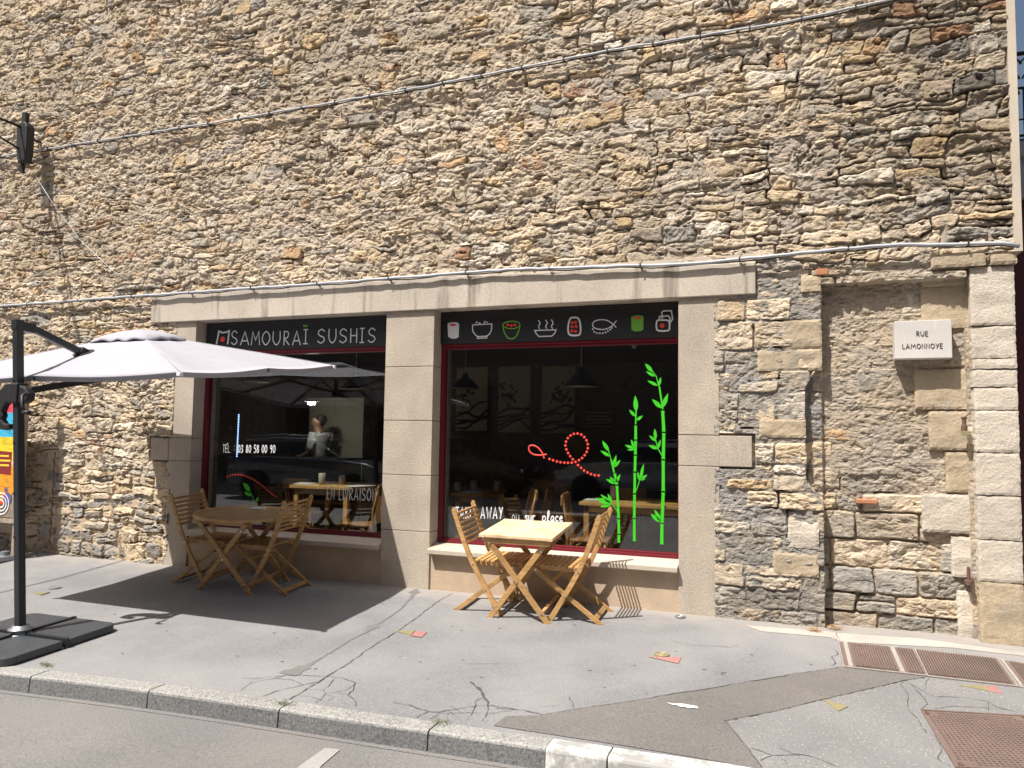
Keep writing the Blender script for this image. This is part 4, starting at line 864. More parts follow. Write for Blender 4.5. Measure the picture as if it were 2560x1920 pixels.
# ------------------------------------------------------------------ folding wooden chairs
def make_chair():
    r = empty('folding_chair'); W = .225
    def bent(y0, y1):   # back stile running down to the front foot; side view polygon (x forward)
        cl = [(-.015, .885), (.035, .74), (.085, .60), (.155, .44), (.24, .29), (.33, .14), (.412, .0)]; w = .021; L_, R_ = [], []
        for i, p in enumerate(cl):
            a = Vector(cl[max(i-1, 0)]); b_ = Vector(cl[min(i+1, len(cl)-1)]); d = (b_-a).normalized(); n_ = Vector((-d.y, d.x)); L_.append((p[0]+n_.x*w, p[1]+n_.y*w)); R_.append((p[0]-n_.x*w, p[1]-n_.y*w))
        L_[-1] = (.412+.03, 0.); R_[-1] = (.412-.024, 0.)
        top = [(-.020, .905), (-.040, .902)]
        return MB().prism(L_[::-1]+[(.002, .893), (-.012, .905), (-.030, .903)]+R_, y0, y1) if False else MB().prism(R_+L_[::-1]+[(-.004, .903), (-.022, .906)], y0, y1)
    for s in (-1, 1):
        a, b_ = sorted((s*W, s*(W-.022))); l = bent(a, b_).build('leg', 'teak', r, bevel=.003)
        q = MB(); q.prism([(.545, .435), (.575, .405), (.02, .0), (-.045, 0.)], *sorted((s*(W-.028), s*(W-.048)))); q.build('leg', 'teak', r, bevel=.003)
    b = MB()
    for i in range(7):
        z = .855-.042*i; x = .012+(.885-z)*.34-.008
        b.box((x, 0, z), (.013, 2*W-.04, .025), (0, .34, 0))
    b.build('backrest', 'teak', r, bevel=.002)
    b = MB()
    for s in (-1, 1): b.box((.385, s*(W-.062), .427), (.43, .02, .034))
    for i in range(9): b.box((.19+i*.049, 0, .452), (.036, 2*W-.055, .014))
    b.box((.60, 0, .43), (.016, 2*W-.11, .03)); b.build('seat', 'teak', r, bevel=.002)
    b = MB(); b.box((.372, 0, .075), (.018, 2*W-.045, .032), (0, -.55, 0)); bsplit(b, 'stretcher', 'teak', r, bevel=.002)
    b = MB(); b.box((.035, 0, .035), (.018, 2*W-.10, .04), (0, .65, 0)); b.box((.40, 0, .325), (.018, 2*W-.10, .03), (0, .65, 0)); bsplit(b, 'stretcher', 'teak', r, bevel=.002)
    b = MB()
    for s in (-1, 1):
        for x, z in ((.165, .427), (.285, .213), (.535, .42)): b.lathe([(0, -.003), (.008, -.003), (.008, .003), (0, .003)], (x, s*(W+.002), z), 10, 'y')
    bsplit(b, 'bolt', 'steel', r); return r
TL = math.atan(.068)
def place(o, x, y, rz, **k):
    o.location = (x, y, gz(y)); o.rotation_euler = (Matrix.Rotation(TL, 3, 'X')@Matrix.Rotation(rz, 3, 'Z')).to_euler(); return tag(o, **k)
GC = 'folding wooden chairs round the pavement tables'
ch = make_chair()
PI = math.pi
# local x runs from the back foot to the front; right chair faces left
place(ch, -1.425, -.315, PI+.0, label='folding wooden chair right of the square table, backrest by the bamboo decals', cat='chair', group=GC)
c2 = copy_tree(ch); place(c2, -2.70, -.315, 0, label='folding wooden chair with sunlit slats left of the square table', cat='chair', group=GC)
c3 = copy_tree(ch); place(c3, -5.83, -.37, .0, label='folding wooden chair left of the oval table against the left pillar', cat='chair', group=GC)
c4 = copy_tree(ch); place(c4, -4.44, -.42, PI-.0, label='shaded folding wooden chair right of the oval table', cat='chair', group=GC)

# square table --------------------------------------------------------
def xlegs(r, W, H, hw, ys, z0=0, th=.02, wd=.048):
    for i, y in enumerate(ys):
        for s in (-1, 1):
            o_ = .011*s*(1 if i else -1); p = MB(); a = (s*hw, 0); b_ = (-s*W, H); d = Vector((b_[0]-a[0], b_[1]-a[1])).normalized(); k = wd/2/abs(d.y)
            p.prism([(a[0]-k, 0), (a[0]+k, 0), (b_[0]+k, H), (b_[0]-k, H)], y+o_-th/2, y+o_+th/2); p.build('leg', 'teak', r, bevel=.003)
tb = empty('folding_table')
b = MB(); hx, y0, y1, zt = .325, -.315, .315, .732
b.bb(-hx, -hx+.052, y0, y1, zt-.026, zt); b.bb(hx-.052, hx, y0, y1, zt-.026, zt); n = 11
for i in range(n): ya = y0+(y1-y0)*i/n; b.bb(-hx+.0545, hx-.0545, ya+.003, y0+(y1-y0)*(i+1)/n-.003, zt-.025, zt-.001-.0015*(i % 2))
b.build('tabletop', 'teaktop', tb, bevel=.0015)
b = MB(); b.bb(-hx+.03, hx-.03, y0+.02, y0+.04, zt-.075, zt-.026); b.bb(-hx+.03, hx-.03, y1-.04, y1-.02, zt-.07, zt-.026); b.bb(-hx+.04, -hx+.06, y0+.04, y1-.04, zt-.06, zt-.026); b.bb(hx-.06, hx-.04, y0+.04, y1-.04, zt-.06, zt-.026); bsplit(b, 'apron', 'teak', tb, bevel=.002)
xlegs(tb, .25, .675, .27, (-.27, .22))
b = MB(); b.bb(-.225, -.195, -.255, .21, .085, .105); b.bb(.195, .225, -.255, .21, .085, .105); b.bb(-.20, -.17, -.25, .21, .60, .62); bsplit(b, 'stretcher', 'teak', tb, bevel=.002)
b = MB()
for x, z in ((0, .34), (.21, .095), (-.21, .095), (-.24, .655), (.22, .61)): b.lathe([(0, -.004), (.009, -.004), (.009, .004), (0, .004)], (x, -.294 if z < .64 else -.298, z), 10, 'y')
bsplit(b, 'bolt', 'steel', tb)
place(tb, -2.09, -.345, 0, label='square folding wooden table with sunlit top before the right window', cat='table'); tb.rotation_euler = (TL+.035, 0, 0)
# oval table ------------------------------------------------------------
ta = empty('folding_table'); A_, B_ = .545, .36; zt = .728
b = MB(); n = 15
for i in range(n):
    xa, xb = -A_+2*A_*i/n+.003, -A_+2*A_*(i+1)/n-.003
    f_ = lambda x: B_*math.sqrt(max(0, 1-(x/A_)**2)); k = 4; xx = [xa+(xb-xa)*t/k for t in range(k+1)]
    b.prism([(x, -max(.002, f_(x)-.028)) for x in xx]+[(x, max(.002, f_(x)-.028)) for x in xx[::-1]], zt-.020, zt-.001, 'z')
b.v = [(v[0]*math.cos(.0)-0*v[1], v[1], v[2]) for v in b.v]
b.build('tabletop', 'teak', ta)
b = MB(); n = 56; vs = []
for i in range(n):
    t = 2*PI*i/n
    for rr, z in ((0, zt-.026), (0, zt), (-.034, zt), (-.034, zt-.026)): vs.append(((A_+rr)*math.cos(t), (B_+rr)*math.sin(t), z))
b.add(vs, [(i*4+j, ((i+1) % n)*4+j, ((i+1) % n)*4+(j+1) % 4, i*4+(j+1) % 4) for i in range(n) for j in range(4)]); b.build('rim', 'teak', ta)
b = MB(); b.bb(-.40, .30, -.26, -.24, zt-.075, zt-.026); b.bb(-.40, .30, .22, .24, zt-.07, zt-.026); bsplit(b, 'apron', 'teak', ta, bevel=.002)
xlegs(ta, .27, .685, .335, (-.30, .22))
b = MB(); b.bb(-.275, -.245, -.28, .21, .085, .105); b.bb(.245, .275, -.28, .21, .085, .105); bsplit(b, 'stretcher', 'teak', ta, bevel=.002)
b = MB()
for x, z in ((0.01, .335), (.25, .11), (-.25, .11), (.24, .62)): b.lathe([(0, -.004), (.009, -.004), (.009, .004), (0, .004)], (x, -.325, z), 10, 'y')
bsplit(b, 'bolt', 'steel', ta)
place(ta, -5.07, -.41, 0, label='oval slatted folding wooden table half in parasol shade', cat='table'); ta.rotation_euler = (TL+.03, 0, 0)
tag(MB().box((0, 0, 0), (.16, .11, .004)).build('paper_sheet', 'tel'), 'white paper sheet lying on the oval table', 'paper').location = (-5.05, -.27, .722)
bpy.data.objects['paper_sheet'].rotation_euler = (TL+.03, 0, .3)

# ------------------------------------------------------------------ the cantilever parasol
um = empty('cantilever_parasol', (-5.45, -2.47, gz(-2.47)), label='pale lilac grey cantilever parasol on an anthracite post', cat='parasol')
O = np.array([-5.45, -2.47, gz(-2.47)])
C0, C1, C2, C3 = [np.array(p) for p in ((-7.02, -2.40, 1.915), (-4.08, -2.41, 1.93), (-4.14, -.37, 2.17), (-7.12, -.33, 2.20))]
AP = np.array([-5.56, -1.40, 2.40])
def canopy():
    vs = []; fs = []; n = 14; cs = [C0, C1, C2, C3]
    mids = [(cs[i]+cs[(i+1) % 4])/2 for i in range(4)]
    ring = []
    for i in range(4): ring += [cs[i], mids[i]]
    ring = [p for p in ring]
    for k in range(8):
        a, b_ = ring[k], ring[(k+1) % 8]; base = len(vs); m = 8
        for i in range(n+1):
            t = i/n
            for j in range(m+1):
                u = j/m; e = a*(1-u)+b_*u; p = AP+(e-AP)*t
                sag = .022*math.sin(PI*u)*t; lift = .0; edge = .02*math.sin(PI*u)*t**6
                q = p+np.array([0, 0, -sag+lift-.0]); inw = (AP-e); inw[2] = 0; q = q+inw*edge*.5; vs.append(tuple(q-O))
        for i in range(n):
            for j in range(m): q = base+i*(m+1)+j; fs.append((q, q+1, q+m+2, q+m+1))
    # hem: the cloth folds down 4 cm round the edge
    o = MB().add(vs, fs); base = len(o.v)
    for k in range(8):
        a, b_ = ring[k], ring[(k+1) % 8]; m = 8; st = len(o.v)
        for j in range(m+1):
            u = j/m; e = a*(1-u)+b_*u; q = e+np.array([0, 0, -.022*math.sin(PI*u)]); inw = (AP-e); inw[2] = 0; q = q+inw*.01*math.sin(PI*u); o.v.append(tuple(q-O)); o.v.append(tuple(q-O+np.array([0, 0, -.035])+inw*.006))
        for j in range(m): q = st+2*j; o.f.append((q, q+1, q+3, q+2))
    ob = o.build('canopy', 'fabric', um, True); s = ob.modifiers.new('s', 'SOLIDIFY'); s.thickness = .003
    wd = ob.modifiers.new('w', 'WELD'); wd.merge_threshold = .0005; ob.modifiers.move(1, 0); return ob, ring
can, ring = canopy()
# vent cap with a wavy edge
b = MB(); n = 48; vs = [tuple(AP-O+np.array([0, 0, .036]))]
def capr(t):
    d = np.array([math.cos(t), math.sin(t), 0]); s = 1/max(abs(d[0])/.34, abs(d[1])/.24); return d, s
for lv, (f, dz) in enumerate(((.35, .022), (.7, -.012), (1., -.052), (1.02, -.076))):
    for i in range(n):
        t = 2*PI*i/n; d, s = capr(t); s = min(s, .46); tz = d[1]*s*f*.11
        vs.append(tuple(AP-O+d*s*f+np.array([0, 0, dz+tz+(.012*math.sin(i*PI/2.5) if lv >= 2 else 0)])))
fs = [(0, 1+i, 1+(i+1) % n) for i in range(n)]
for lv in range(3):
    for i in range(n): a = 1+lv*n+i; c_ = 1+lv*n+(i+1) % n; fs.append((a, a+n, c_+n, c_))
vc = b.add(vs, fs).build('vent', 'fabric', can, True); vc.modifiers.new('s', 'SOLIDIFY').thickness = .003
for k, e in enumerate(ring):
    if k % 2 == 0: MB().tube([tuple(AP-O+(e-AP)*t+np.array([0, 0, .003])) for t in (.12, .4, .7, .995)], .005, 6).build('seam', 'fabric', um, True)
    MB().beam(tuple(AP-O+np.array([0, 0, -.03])), tuple(e-O+np.array([0, 0, -.02])), .018, .024).build('rib', 'anthracite', um)
    mid = AP+(e-AP)*.5-O+np.array([0, 0, -.03]); MB().beam(tuple(AP-O+np.array([0, 0, -.36])), tuple(mid), .014, .018).build('strut', 'anthracite', um)
    if k % 2 == 0: MB().box(tuple(e-O+np.array([0, 0, -.015])), (.035, .035, .03)).build('corner_cap', 'white', um, bevel=.005)
MB().lathe([(.05, -.42), (.06, -.40), (.06, -.33), (.03, -.32), (.03, .02), (0, .03)], tuple(AP-O), 16).build('hub', 'anthracite', um)
tp_ = onY(45, 803, -2.47); PT = tp_[2]-O[2]; DX = tp_[0]-O[0]; ox = lambda z: DX*z/PT   # the post leans a little
pw, pd = .056, .058
p = MB().beam((0, 0, .05), (DX, 0, PT), pd, pw, (1, 0, 0)).build('post', 'anthracite', um, bevel=.006)
MB().bb(DX-pw/2-.004, DX+pw/2+.004, -pd/2-.004, pd/2+.004, PT-.07, PT+.012).build('post_cap', 'anthracite', um, bevel=.006)
# arm from the post head through the cloth to the hub
N_ = np.cross(C1-C0, AP-C0); dr = ray(209, 884); tt = np.dot(C0-CAM, N_)/np.dot(dr, N_); HP = CAM+tt*dr-O
head = np.array([DX, 0, PT-.035]); h2 = np.array([DX+.01, .13, PT-.045]); HP2 = HP+(HP-h2)*.35
b = MB(); b.beam(tuple(head), tuple(h2), .062, .075); b.beam(tuple(h2), tuple(HP), .045, .055); arm = b.build('arm', 'anthracite', um, bevel=.006)
d_ = HP-h2; d_ = d_/np.linalg.norm(d_)
MB().beam(tuple(HP-d_*.05), tuple(HP+d_*.03), .075, .085).build('arm_joint', 'black', um, bevel=.01)
MB().lathe([(.0, .0), (.085, .0), (.085, .006), (0, .006)], (0, 0, 0), 20).build('cloth_collar', 'black', um).matrix_local = Matrix.Translation(Vector(HP)+Vector((0, 0, .005)))@Matrix.Rotation(.42, 4, 'X')
MB().beam(tuple(HP), tuple(AP-O+np.array([0, 0, -.34])), .03, .035).build('arm_end', 'anthracite', um)
# slider with crank and lever handle
zc = onY(47, 985, -2.47)[2]-O[2]; sx_ = ox(zc)
def mv(mb, dx): mb.v = [(v[0]+dx, v[1], v[2]) for v in mb.v]; return mb
sd = mv(MB().bb(-.047, .047, -.05, .05, zc-.075, zc+.085), sx_).build('slider', 'black', um, bevel=.012)
mv(MB().prism([(.04, zc+.07), (.11, zc+.05), (.15, zc+.0), (.14, zc-.05), (.10, zc-.075), (.04, zc-.07)], -.035, .035), sx_).build('crank_box', 'black', um, bevel=.012)
b = MB(); b.tube([(.15, -.05, zc-.0), (.165, -.09, zc-.02), (.18, -.10, zc-.09), (.215, -.10, zc-.145)], .013, 8); b.tube([(.20, -.10, zc-.142), (.262, -.10, zc-.150)], .016, 8); mv(b, sx_).build('crank_handle', 'black', um, True)
hn = [(-.05, zc+.085), (-.12, zc+.075), (-.19, zc+.02), (-.225, zc-.07), (-.228, zc-.16), (-.20, zc-.24), (-.15, zc-.28), (-.09, zc-.285), (-.05, zc-.27), (-.06, zc-.235), (-.11, zc-.235), (-.145, zc-.20), (-.13, zc-.17), (-.145, zc-.14), (-.125, zc-.10), (-.10, zc-.07), (-.05, zc-.06)]
mv(MB().prism(hn, -.026, .026), sx_).build('lever_handle', 'black', um, bevel=.008)
strutB = np.array([.10+sx_, .02, zc+.03]); st2 = onY(133, 941, -2.2)-O
MB().beam(tuple(strutB), tuple(AP-O+np.array([0, 0, -.37])), .042, .05).build('lower_arm', 'anthracite', um, bevel=.004)
b = MB()
for z in (zc+.11, zc-.38, zc-.77, zc-1.1): b.lathe([(0, -.004), (.008, -.004), (.008, .004), (0, .004)], (-.01+ox(z), -pd/2-.003, z), 10, 'y')
bsplit(b, 'bolt', 'black', um)
# cross foot
b = MB(); b.lathe([(.085, .045), (.085, .06), (.07, .066), (.07, .085), (.085, .09), (.085, .10), (.06, .105), (.06, .12)], (0, 0, 0), 20); b.build('base_flange', 'zinc', um, True)
fr = .02
b = MB(); cs, sn = math.cos(fr), math.sin(fr)
L = .475
for sg in (-1, 1):
    for ax in ((cs, sn), (-sn, cs)): b.beam((ax[0]*sg*.05, ax[1]*sg*.05, .058), (ax[0]*sg*L, ax[1]*sg*L, .058-ax[1]*sg*-.01), .032, .034)
    for ax in ((cs, sn), (-sn, cs)): b.beam((ax[0]*sg*(L-.012), ax[1]*sg*(L-.012), .062), (ax[0]*sg*(L+.0), ax[1]*sg*(L+.0), -.02+.02), .04, .012)
b.build('cross_foot', 'anthracite', um)
names = {(1, 1): 'black resin weight slab behind the parasol post, nearest the tables', (1, -1): 'black resin weight slab in front right of the parasol post', (-1, 1): 'black resin weight slab behind left of the parasol post', (-1, -1): 'black resin weight slab at the far left front of the post'}
for (sx, sy), lab in names.items():
    rt = empty('weight_slab', (O[0]+cs*sx*.025-sn*sy*.025, O[1]+sn*sx*.025+cs*sy*.025, O[2]-.0), (math.atan(.032), 0, fr), label=lab, cat='weight slab', group='black slabs weighting the parasol foot')
    S = .445; r_ = .09; pts = [(0, 0), (S, 0)]+[(S-r_+r_*math.cos(t), S-r_+r_*math.sin(t)) for t in np.linspace(0, PI/2, 8)]+[(0, S)]
    pts = [(x*sx, y*sy) for x, y in pts]
    if sx*sy < 0: pts = pts[::-1]
    MB().prism(pts, .004, .062, 'z').build('slab', 'slab', rt, bevel=.010)

# ------------------------------------------------------------------ poster board at the left
bd = empty('poster_board', (-8.39, -.34, gz(-.34)), label='tall poster board with a colourful event poster on a wooden stand', cat='poster board')
b = MB(); b.bb(-1.30, -.06, -.02, .02, .48, 1.98); b.build('backing_board', 'oldwood', bd)
po = MB().bb(-.06, .0, -.035, .045, .02, 2.02).build('post', 'oldwood', bd, bevel=.004); MB().bb(-1.36, -1.30, -.035, .045, .02, 2.0).build('post', 'oldwood', bd, bevel=.004); MB().tube([(-.03, 0, 2.02), (-.03, 0, 2.16), (-.03, 0, 2.22)], [.06, .055, .02], 10).build('post_cap', 'oldwood', po, True)
b = MB(); b.bb(-1.36, 0, -.05, -.035, .42, .47); b.bb(-1.36, .0, -.05, -.035, 1.98, 2.03); bsplit(b, 'rail', 'oldwood', bd)
b = MB()
for x in (-1.33, -.03): b.bb(x-.03, x+.03, -.38, .25, .0, .05)
bsplit(b, 'foot', 'zinc', bd)
def pm():
    m = mat('event_poster', rough=.55); q = NB(m); c = q.n('ShaderNodeTexCoord'); sx = q.n('ShaderNodeSeparateXYZ'); q.l(c.outputs['Object'], sx.inputs[0])
    r = q.n('ShaderNodeValToRGB'); r.color_ramp.interpolation = 'CONSTANT'; e = r.color_ramp.elements
    st = [(0, (.72, .06, .0)), (.03, (.80, .30, .02)), (.34, (.78, .50, .30)), (.40, (.80, .55, .03)), (.60, (.05, .40, .62)), (.82, (.75, .06, .10)), (.97, (.8, .75, .7))]
    while len(e) < len(st): e.new(.5)
    for el, (p_, c_) in zip(e, st): el.position = p_; el.color = (*c_, 1)
    mr = q.n('ShaderNodeMapRange'); mr.inputs['From Min'].default_value = .62; mr.inputs['From Max'].default_value = 1.95; q.l(sx.outputs[2], mr.inputs[0]); q.l(mr.outputs[0], r.inputs[0])
    n_ = q.noise(q.coord((4, 4, 14)), 2, 3); a = q.mix(r.outputs[0], q.ramp(n_, [(.42, (.75, .8, .85)), (.5, (1.1, 1.1, 1.1))]), 1., 'MULTIPLY'); q.color(a); return m
MT['poster'] = pm()
b = MB(); b.prism([(-1.28, .62), (-.30, .62), (-.20, .66), (-.075, .80), (-.075, 1.93), (-1.28, 1.93)], -.0245, -.021); b.build('poster', 'poster', bd)
def bw(px, py): q = onY(px, py, -.365); return q[0]+8.39, q[2]-gz(-.34)
rl2 = lambda x, y: (x/3.32, 940+y/3.32)
b = MB(); c_ = bw(*rl2(10, 1060))
for rr in (.045, .085, .125): b.stroke([(c_[0]+rr*math.cos(t), c_[1]+rr*math.sin(t)) for t in np.linspace(0, 2*PI, 25)], -.0265, .016, .0012)
b.build('poster_rings', 'white', bd)
b = MB(); c_ = bw(*rl2(60, 1015)); b.disc(c_[0], c_[1], .07, -.0262, .001); b.disc(c_[0]-.03, c_[1]+.10, .03, -.0262, .001); b.build('poster_figure', mat('poster_purple', (.12, .10, .28), .6), bd)
b = MB(); c_ = bw(*rl2(55, 410)); b.prism([(c_[0]-.08, c_[1]-.05), (c_[0]+.07, c_[1]-.03), (c_[0]+.08, c_[1]), (c_[0]+.03, c_[1]+.01), (c_[0]+.01, c_[1]+.06), (c_[0]-.03, c_[1])], -.0262, -.025)
b.build('poster_figure', 'black', bd)
b = MB(); c_ = bw(*rl2(35, 720)); b.prism([(c_[0]-.13, c_[1]-.13), (c_[0]+.12, c_[1]-.14), (c_[0]+.12, c_[1]+.13), (c_[0]-.13, c_[1]+.14)], -.0262, -.025); b.build('poster_panel', mat('poster_maroon', (.22, .02, .02), .6), bd)
b = MB()
for i, (w1, w2) in enumerate(((.20, .14), (.16, .20), (.22, .16))): b.stroke([(c_[0]-w1/2, c_[1]+.08-.055*i), (c_[0]+w2/2, c_[1]+.08-.055*i)], -.0272, .022, .0008)
b.build('poster_lines', mat('poster_yellow', (.85, .6, .04), .6), bd)
MB().prism([(-.055, 1.42), (-.004, 1.42), (-.004, 1.62), (-.055, 1.62)], -.0385, -.0355).build('sticker', 'white', bd)
q = onY(145, 1180, .0)
tag(MB().tube([(q[0]+.0+.012*math.sin(i*2.1), -.055, 1.22-i*.04) for i in range(29)], [.007 if i % 3 else .012 for i in range(29)], 6).build('rusty_chain', 'rust'), 'thin rusty chain hanging down the shaded left wall', 'chain')
p = onG(*rl2(40, 1520)); tag(MB().lathe([(.10, 0), (.11, .03), (.05, .045), (.045, .09), (0, .1)], tuple(p)).build('iron_stand_foot', 'zinc'), 'squat iron foot of the poster stand on the pavement', 'iron stub')  # iron foot of the poster stand, modelled apart from the board

# ------------------------------------------------------------------ inside the restaurant
IF = .06
ir = empty('restaurant_room', (0, 0, 0), label='dark restaurant room behind the shop windows', cat='room')
MB().bb(-9, 1.4, .30, 6.2, IF-.1, IF).build('floor', 'intfloor', ir); MB().bb(-9, 1.4, .30, 6.2, 2.78, 2.9).build('ceiling', 'ceil', ir)
MB().bb(-9, 1.4, 6.0, 6.2, IF, 2.8).build('back_wall', 'intwall', ir)
b = MB(); b.bb(-9.1, -9.0, .3, 6.2, IF, 2.8); b.bb(1.4, 1.41, .3, 6.2, IF, 2.8); bsplit(b, 'side_wall', 'intwall', ir)
b = MB(); b.bb(-9, -6.3, .30, .36, -.1, 2.8); b.bb(-.76, 1.4, .30, .36, -.1, 2.8); b.bb(-3.7, -3.3, .30, .36, -.1, 2.8); b.bb(-6.3, -.76, .30, .36, -.1, .43); b.bb(-6.3, -.76, .30, .36, 2.40, 2.8); bsplit(b, 'inner_lining', 'dark', ir)
# lit pale kitchen hatch with a person
def iy(px, py, y): q = onY(px, py, y); return q
a, c_ = iy(772, 1002, 4.6), iy(905, 1110, 4.6)
kp = empty('kitchen_cabinet', ((a[0]+c_[0])/2, 4.62, IF), label='pale cream kitchen cabinet seen deep inside the left window', cat='cabinet')
wx_ = (c_[0]-a[0])/2; zt = a[2]-IF
b = MB(); b.bb(-wx_, -.02, 0, .5, 0, zt); b.bb(-.012, wx_, 0, .5, 0, zt); bsplit(b, 'door', 'cream', kp, bevel=.01); MB().bb(-wx_-.02, wx_+.02, -.04, .5, zt+.002, zt+.05).build('top_shelf', 'cream', kp)
a = iy(779, 1009, 3.5); kl = empty('tube_light', tuple(a), label='small lit lamp above the pale kitchen cabinet', cat='lamp'); MB().box((0, 0, .0), (.12, .06, .03)).build('tube', 'lamplight', kl, bevel=.02); MB().box((0, 0, .045), (.2, .12, .03)).build('fitting', 'white', kl)
# counter in front
MB_ = empty('counter', (-8.0, 3.4, IF), label='dark bar counter in front of the kitchen in the left window', cat='counter'); MB().bb(-.9, 1.6, 0, .5, 0, 1.0).build('front', 'intwall', MB_); MB().bb(-.95, 1.65, -.04, .54, 1.0, 1.04).build('worktop', 'dark', MB_)
# person behind the counter
def person():
    h = iy(800, 1038, 4.0); r = empty('person', (h[0], 4.0, IF), (0, 0, PI), label='person in white shirt and ochre apron standing behind the counter, facing left', cat='person'); s = (h[2]-IF)/1.76
    V = {'pel': ((0, 0, .95), .15), 'waist': ((0, 0, 1.12), .135), 'chest': ((.01, 0, 1.32), .155), 'neckb': ((.01, 0, 1.44), .095), 'neck': ((.02, 0, 1.50), .072), 'jaw': ((.045, 0, 1.57), .098), 'head': ((.03, 0, 1.65), .135), 'crown': ((.015, 0, 1.70), .115),
         'sl': ((0, .19, 1.40), .085), 'el': ((.02, .23, 1.14), .045), 'wl': ((.2, .20, 1.06), .030), 'hl': ((.27, .19, 1.06), .032), 'sr': ((0, -.19, 1.40), .085), 'er': ((.02, -.23, 1.14), .045), 'wr': ((.2, -.20, 1.06), .030), 'hr': ((.27, -.19, 1.06), .032),
         'tl': ((0, .09, .90), .09), 'kl': ((.01, .10, .50), .06), 'al': ((-.02, .10, .09), .042), 'fl': ((.12, .11, .04), .035), 'tr': ((0, -.09, .90), .09), 'kr': ((.01, -.10, .50), .06), 'ar': ((-.02, -.10, .09), .042), 'fr': ((.12, -.11, .04), .035)}
    E_ = [('pel', 'waist'), ('waist', 'chest'), ('chest', 'neckb'), ('neckb', 'neck'), ('neck', 'jaw'), ('jaw', 'head'), ('head', 'crown'), ('chest', 'sl'), ('sl', 'el'), ('el', 'wl'), ('wl', 'hl'), ('chest', 'sr'), ('sr', 'er'), ('er', 'wr'), ('wr', 'hr'), ('pel', 'tl'), ('tl', 'kl'), ('kl', 'al'), ('al', 'fl'), ('pel', 'tr'), ('tr', 'kr'), ('kr', 'ar'), ('ar', 'fr')]
    for i in range(5):
        for sd, sg in (('l', 1), ('r', -1)):
            n1 = f'f{i}{sd}'; a_ = -.5+i*.25; bx_ = V['h'+sd][0]
            V[n1] = ((bx_[0]+.04*math.cos(a_), bx_[1]-sg*.04*math.sin(a_)*1.2, bx_[2]-.005), .011); V[n1+'t'] = ((bx_[0]+(.09-.01*abs(i-2))*math.cos(a_*.7), bx_[1]-sg*.06*math.sin(a_), bx_[2]-.03), .0085); E_ += [('h'+sd, n1), (n1, n1+'t')]
    def skin(name, keys, grow, m, par):
        ks = [k for k in V if k in keys]; me = bpy.data.meshes.new(name); me.from_pydata([tuple(c*s for c in V[k][0]) for k in ks], [(ks.index(a_), ks.index(b_)) for a_, b_ in E_ if a_ in ks and b_ in ks], [])
        ob = bpy.data.objects.new(name, me); col.objects.link(ob); ob.parent = par; md = ob.modifiers.new('k', 'SKIN'); md.use_smooth_shade = True
        for i, k in enumerate(ks): rr = (V[k][1]+grow)*s; me.skin_vertices[0].data[i].radius = (rr*(.8 if k in ('waist', 'chest', 'pel') else 1), rr)
        me.skin_vertices[0].data[0].use_root = True; sb = ob.modifiers.new('s', 'SUBSURF'); sb.levels = 2; sb.render_levels = 2; me.materials.append(MT[m]); return ob
    bo = skin('body', list(V), 0, 'skin', r); skin('shirt', ['pel', 'waist', 'chest', 'neckb', 'sl', 'el', 'sr', 'er'], .014, 'shirt', bo); skin('trousers', ['pel', 'tl', 'kl', 'al', 'tr', 'kr', 'ar'], .018, 'black', bo)
    MB().lathe([(0, .112), (.05, .10), (.082, .065), (.094, .01), (.088, -.04), (.06, -.07)], (0, 0, 0), 16).build('hair', 'hair', bo, True).matrix_local = Matrix.Translation((-.02*s, 0, 1.665*s))@Matrix.Rotation(-.5, 4, 'Y')@Matrix.Scale(s, 4)
    MB().lathe([(0, -.02), (.012, -.015), (.016, .0), (.0, .03)], (.145*s, 0, 1.645*s), 8, 'z').build('nose', 'skin', bo, True)
    b = MB(); b.prism([(-.13, .55), (.13, .55), (.15, 1.15), (.10, 1.38), (-.10, 1.38), (-.15, 1.15)], .152*s, .162*s, 'x'); b.build('apron', 'apron', bo)
    return r
person()
# led strip standing in the window
a, c_ = iy(597, 1037, .5), iy(592, 1145, .5)
le = empty('led_strip', tuple(a), label='vertical strip of blue white lights in the left window', cat='light strip'); b = MB(); n = 26
for i in range(n): t = i/n; b.lathe([(0, -.005), (.0075, -.004), (.0075, .004), (0, .005)], ((c_[0]-a[0])*t, 0, (c_[2]-a[2])*t), 8)
b.build('lights', 'led', le); MB().beam((0, .012, .02), (c_[0]-a[0], .012, c_[2]-a[2]-.3), .02, .006).build('backing', 'dark', le)

# inside tables
def table_in(px0, px1, py, y, d, label, z=.745):
    # near edge of the table top between two image columns at distance y
    a, b_ = onY(px0, py, y), onY(px1, py, y); x0, x1 = a[0], b_[0]; zt = a[2]; r = empty('dining_table', ((x0+x1)/2, y+d/2, IF), label=label, cat='table', group='pale wooden tables inside the restaurant'); w_x = (x1-x0)/2; H = zt-IF
    MB().bb(-w_x, w_x, -d/2, d/2, H-.035, H).build('tabletop', 'pine', r, bevel=.004)
    b = MB(); b.bb(-w_x+.05, w_x-.05, -d/2+.04, -d/2+.06, H-.10, H-.036); b.bb(-w_x+.05, w_x-.05, d/2-.06, d/2-.04, H-.10, H-.036); bsplit(b, 'apron', 'pine', r)
    for sx in (-1, 1):
        for sy in (-1, 1): MB().bb(min(sx*(w_x-.09), sx*(w_x-.04)), max(sx*(w_x-.09), sx*(w_x-.04)), sy*(d/2-.065)-.025, sy*(d/2-.065)+.025, 0, H-.036).build('leg', 'pine', r)
    return r, zt
t1, zt1 = table_in(723, 872, 1212, .52, .75, 'sunlit pale wooden table just inside the left window')
t2, zt2 = table_in(1447, 1760, 1254, .55, .72, 'sunlit long pale wooden table inside the right window')
t3, zt3 = table_in(1127, 1207, 1232, 1.1, .8, 'shaded wooden table at the left inside the right window')
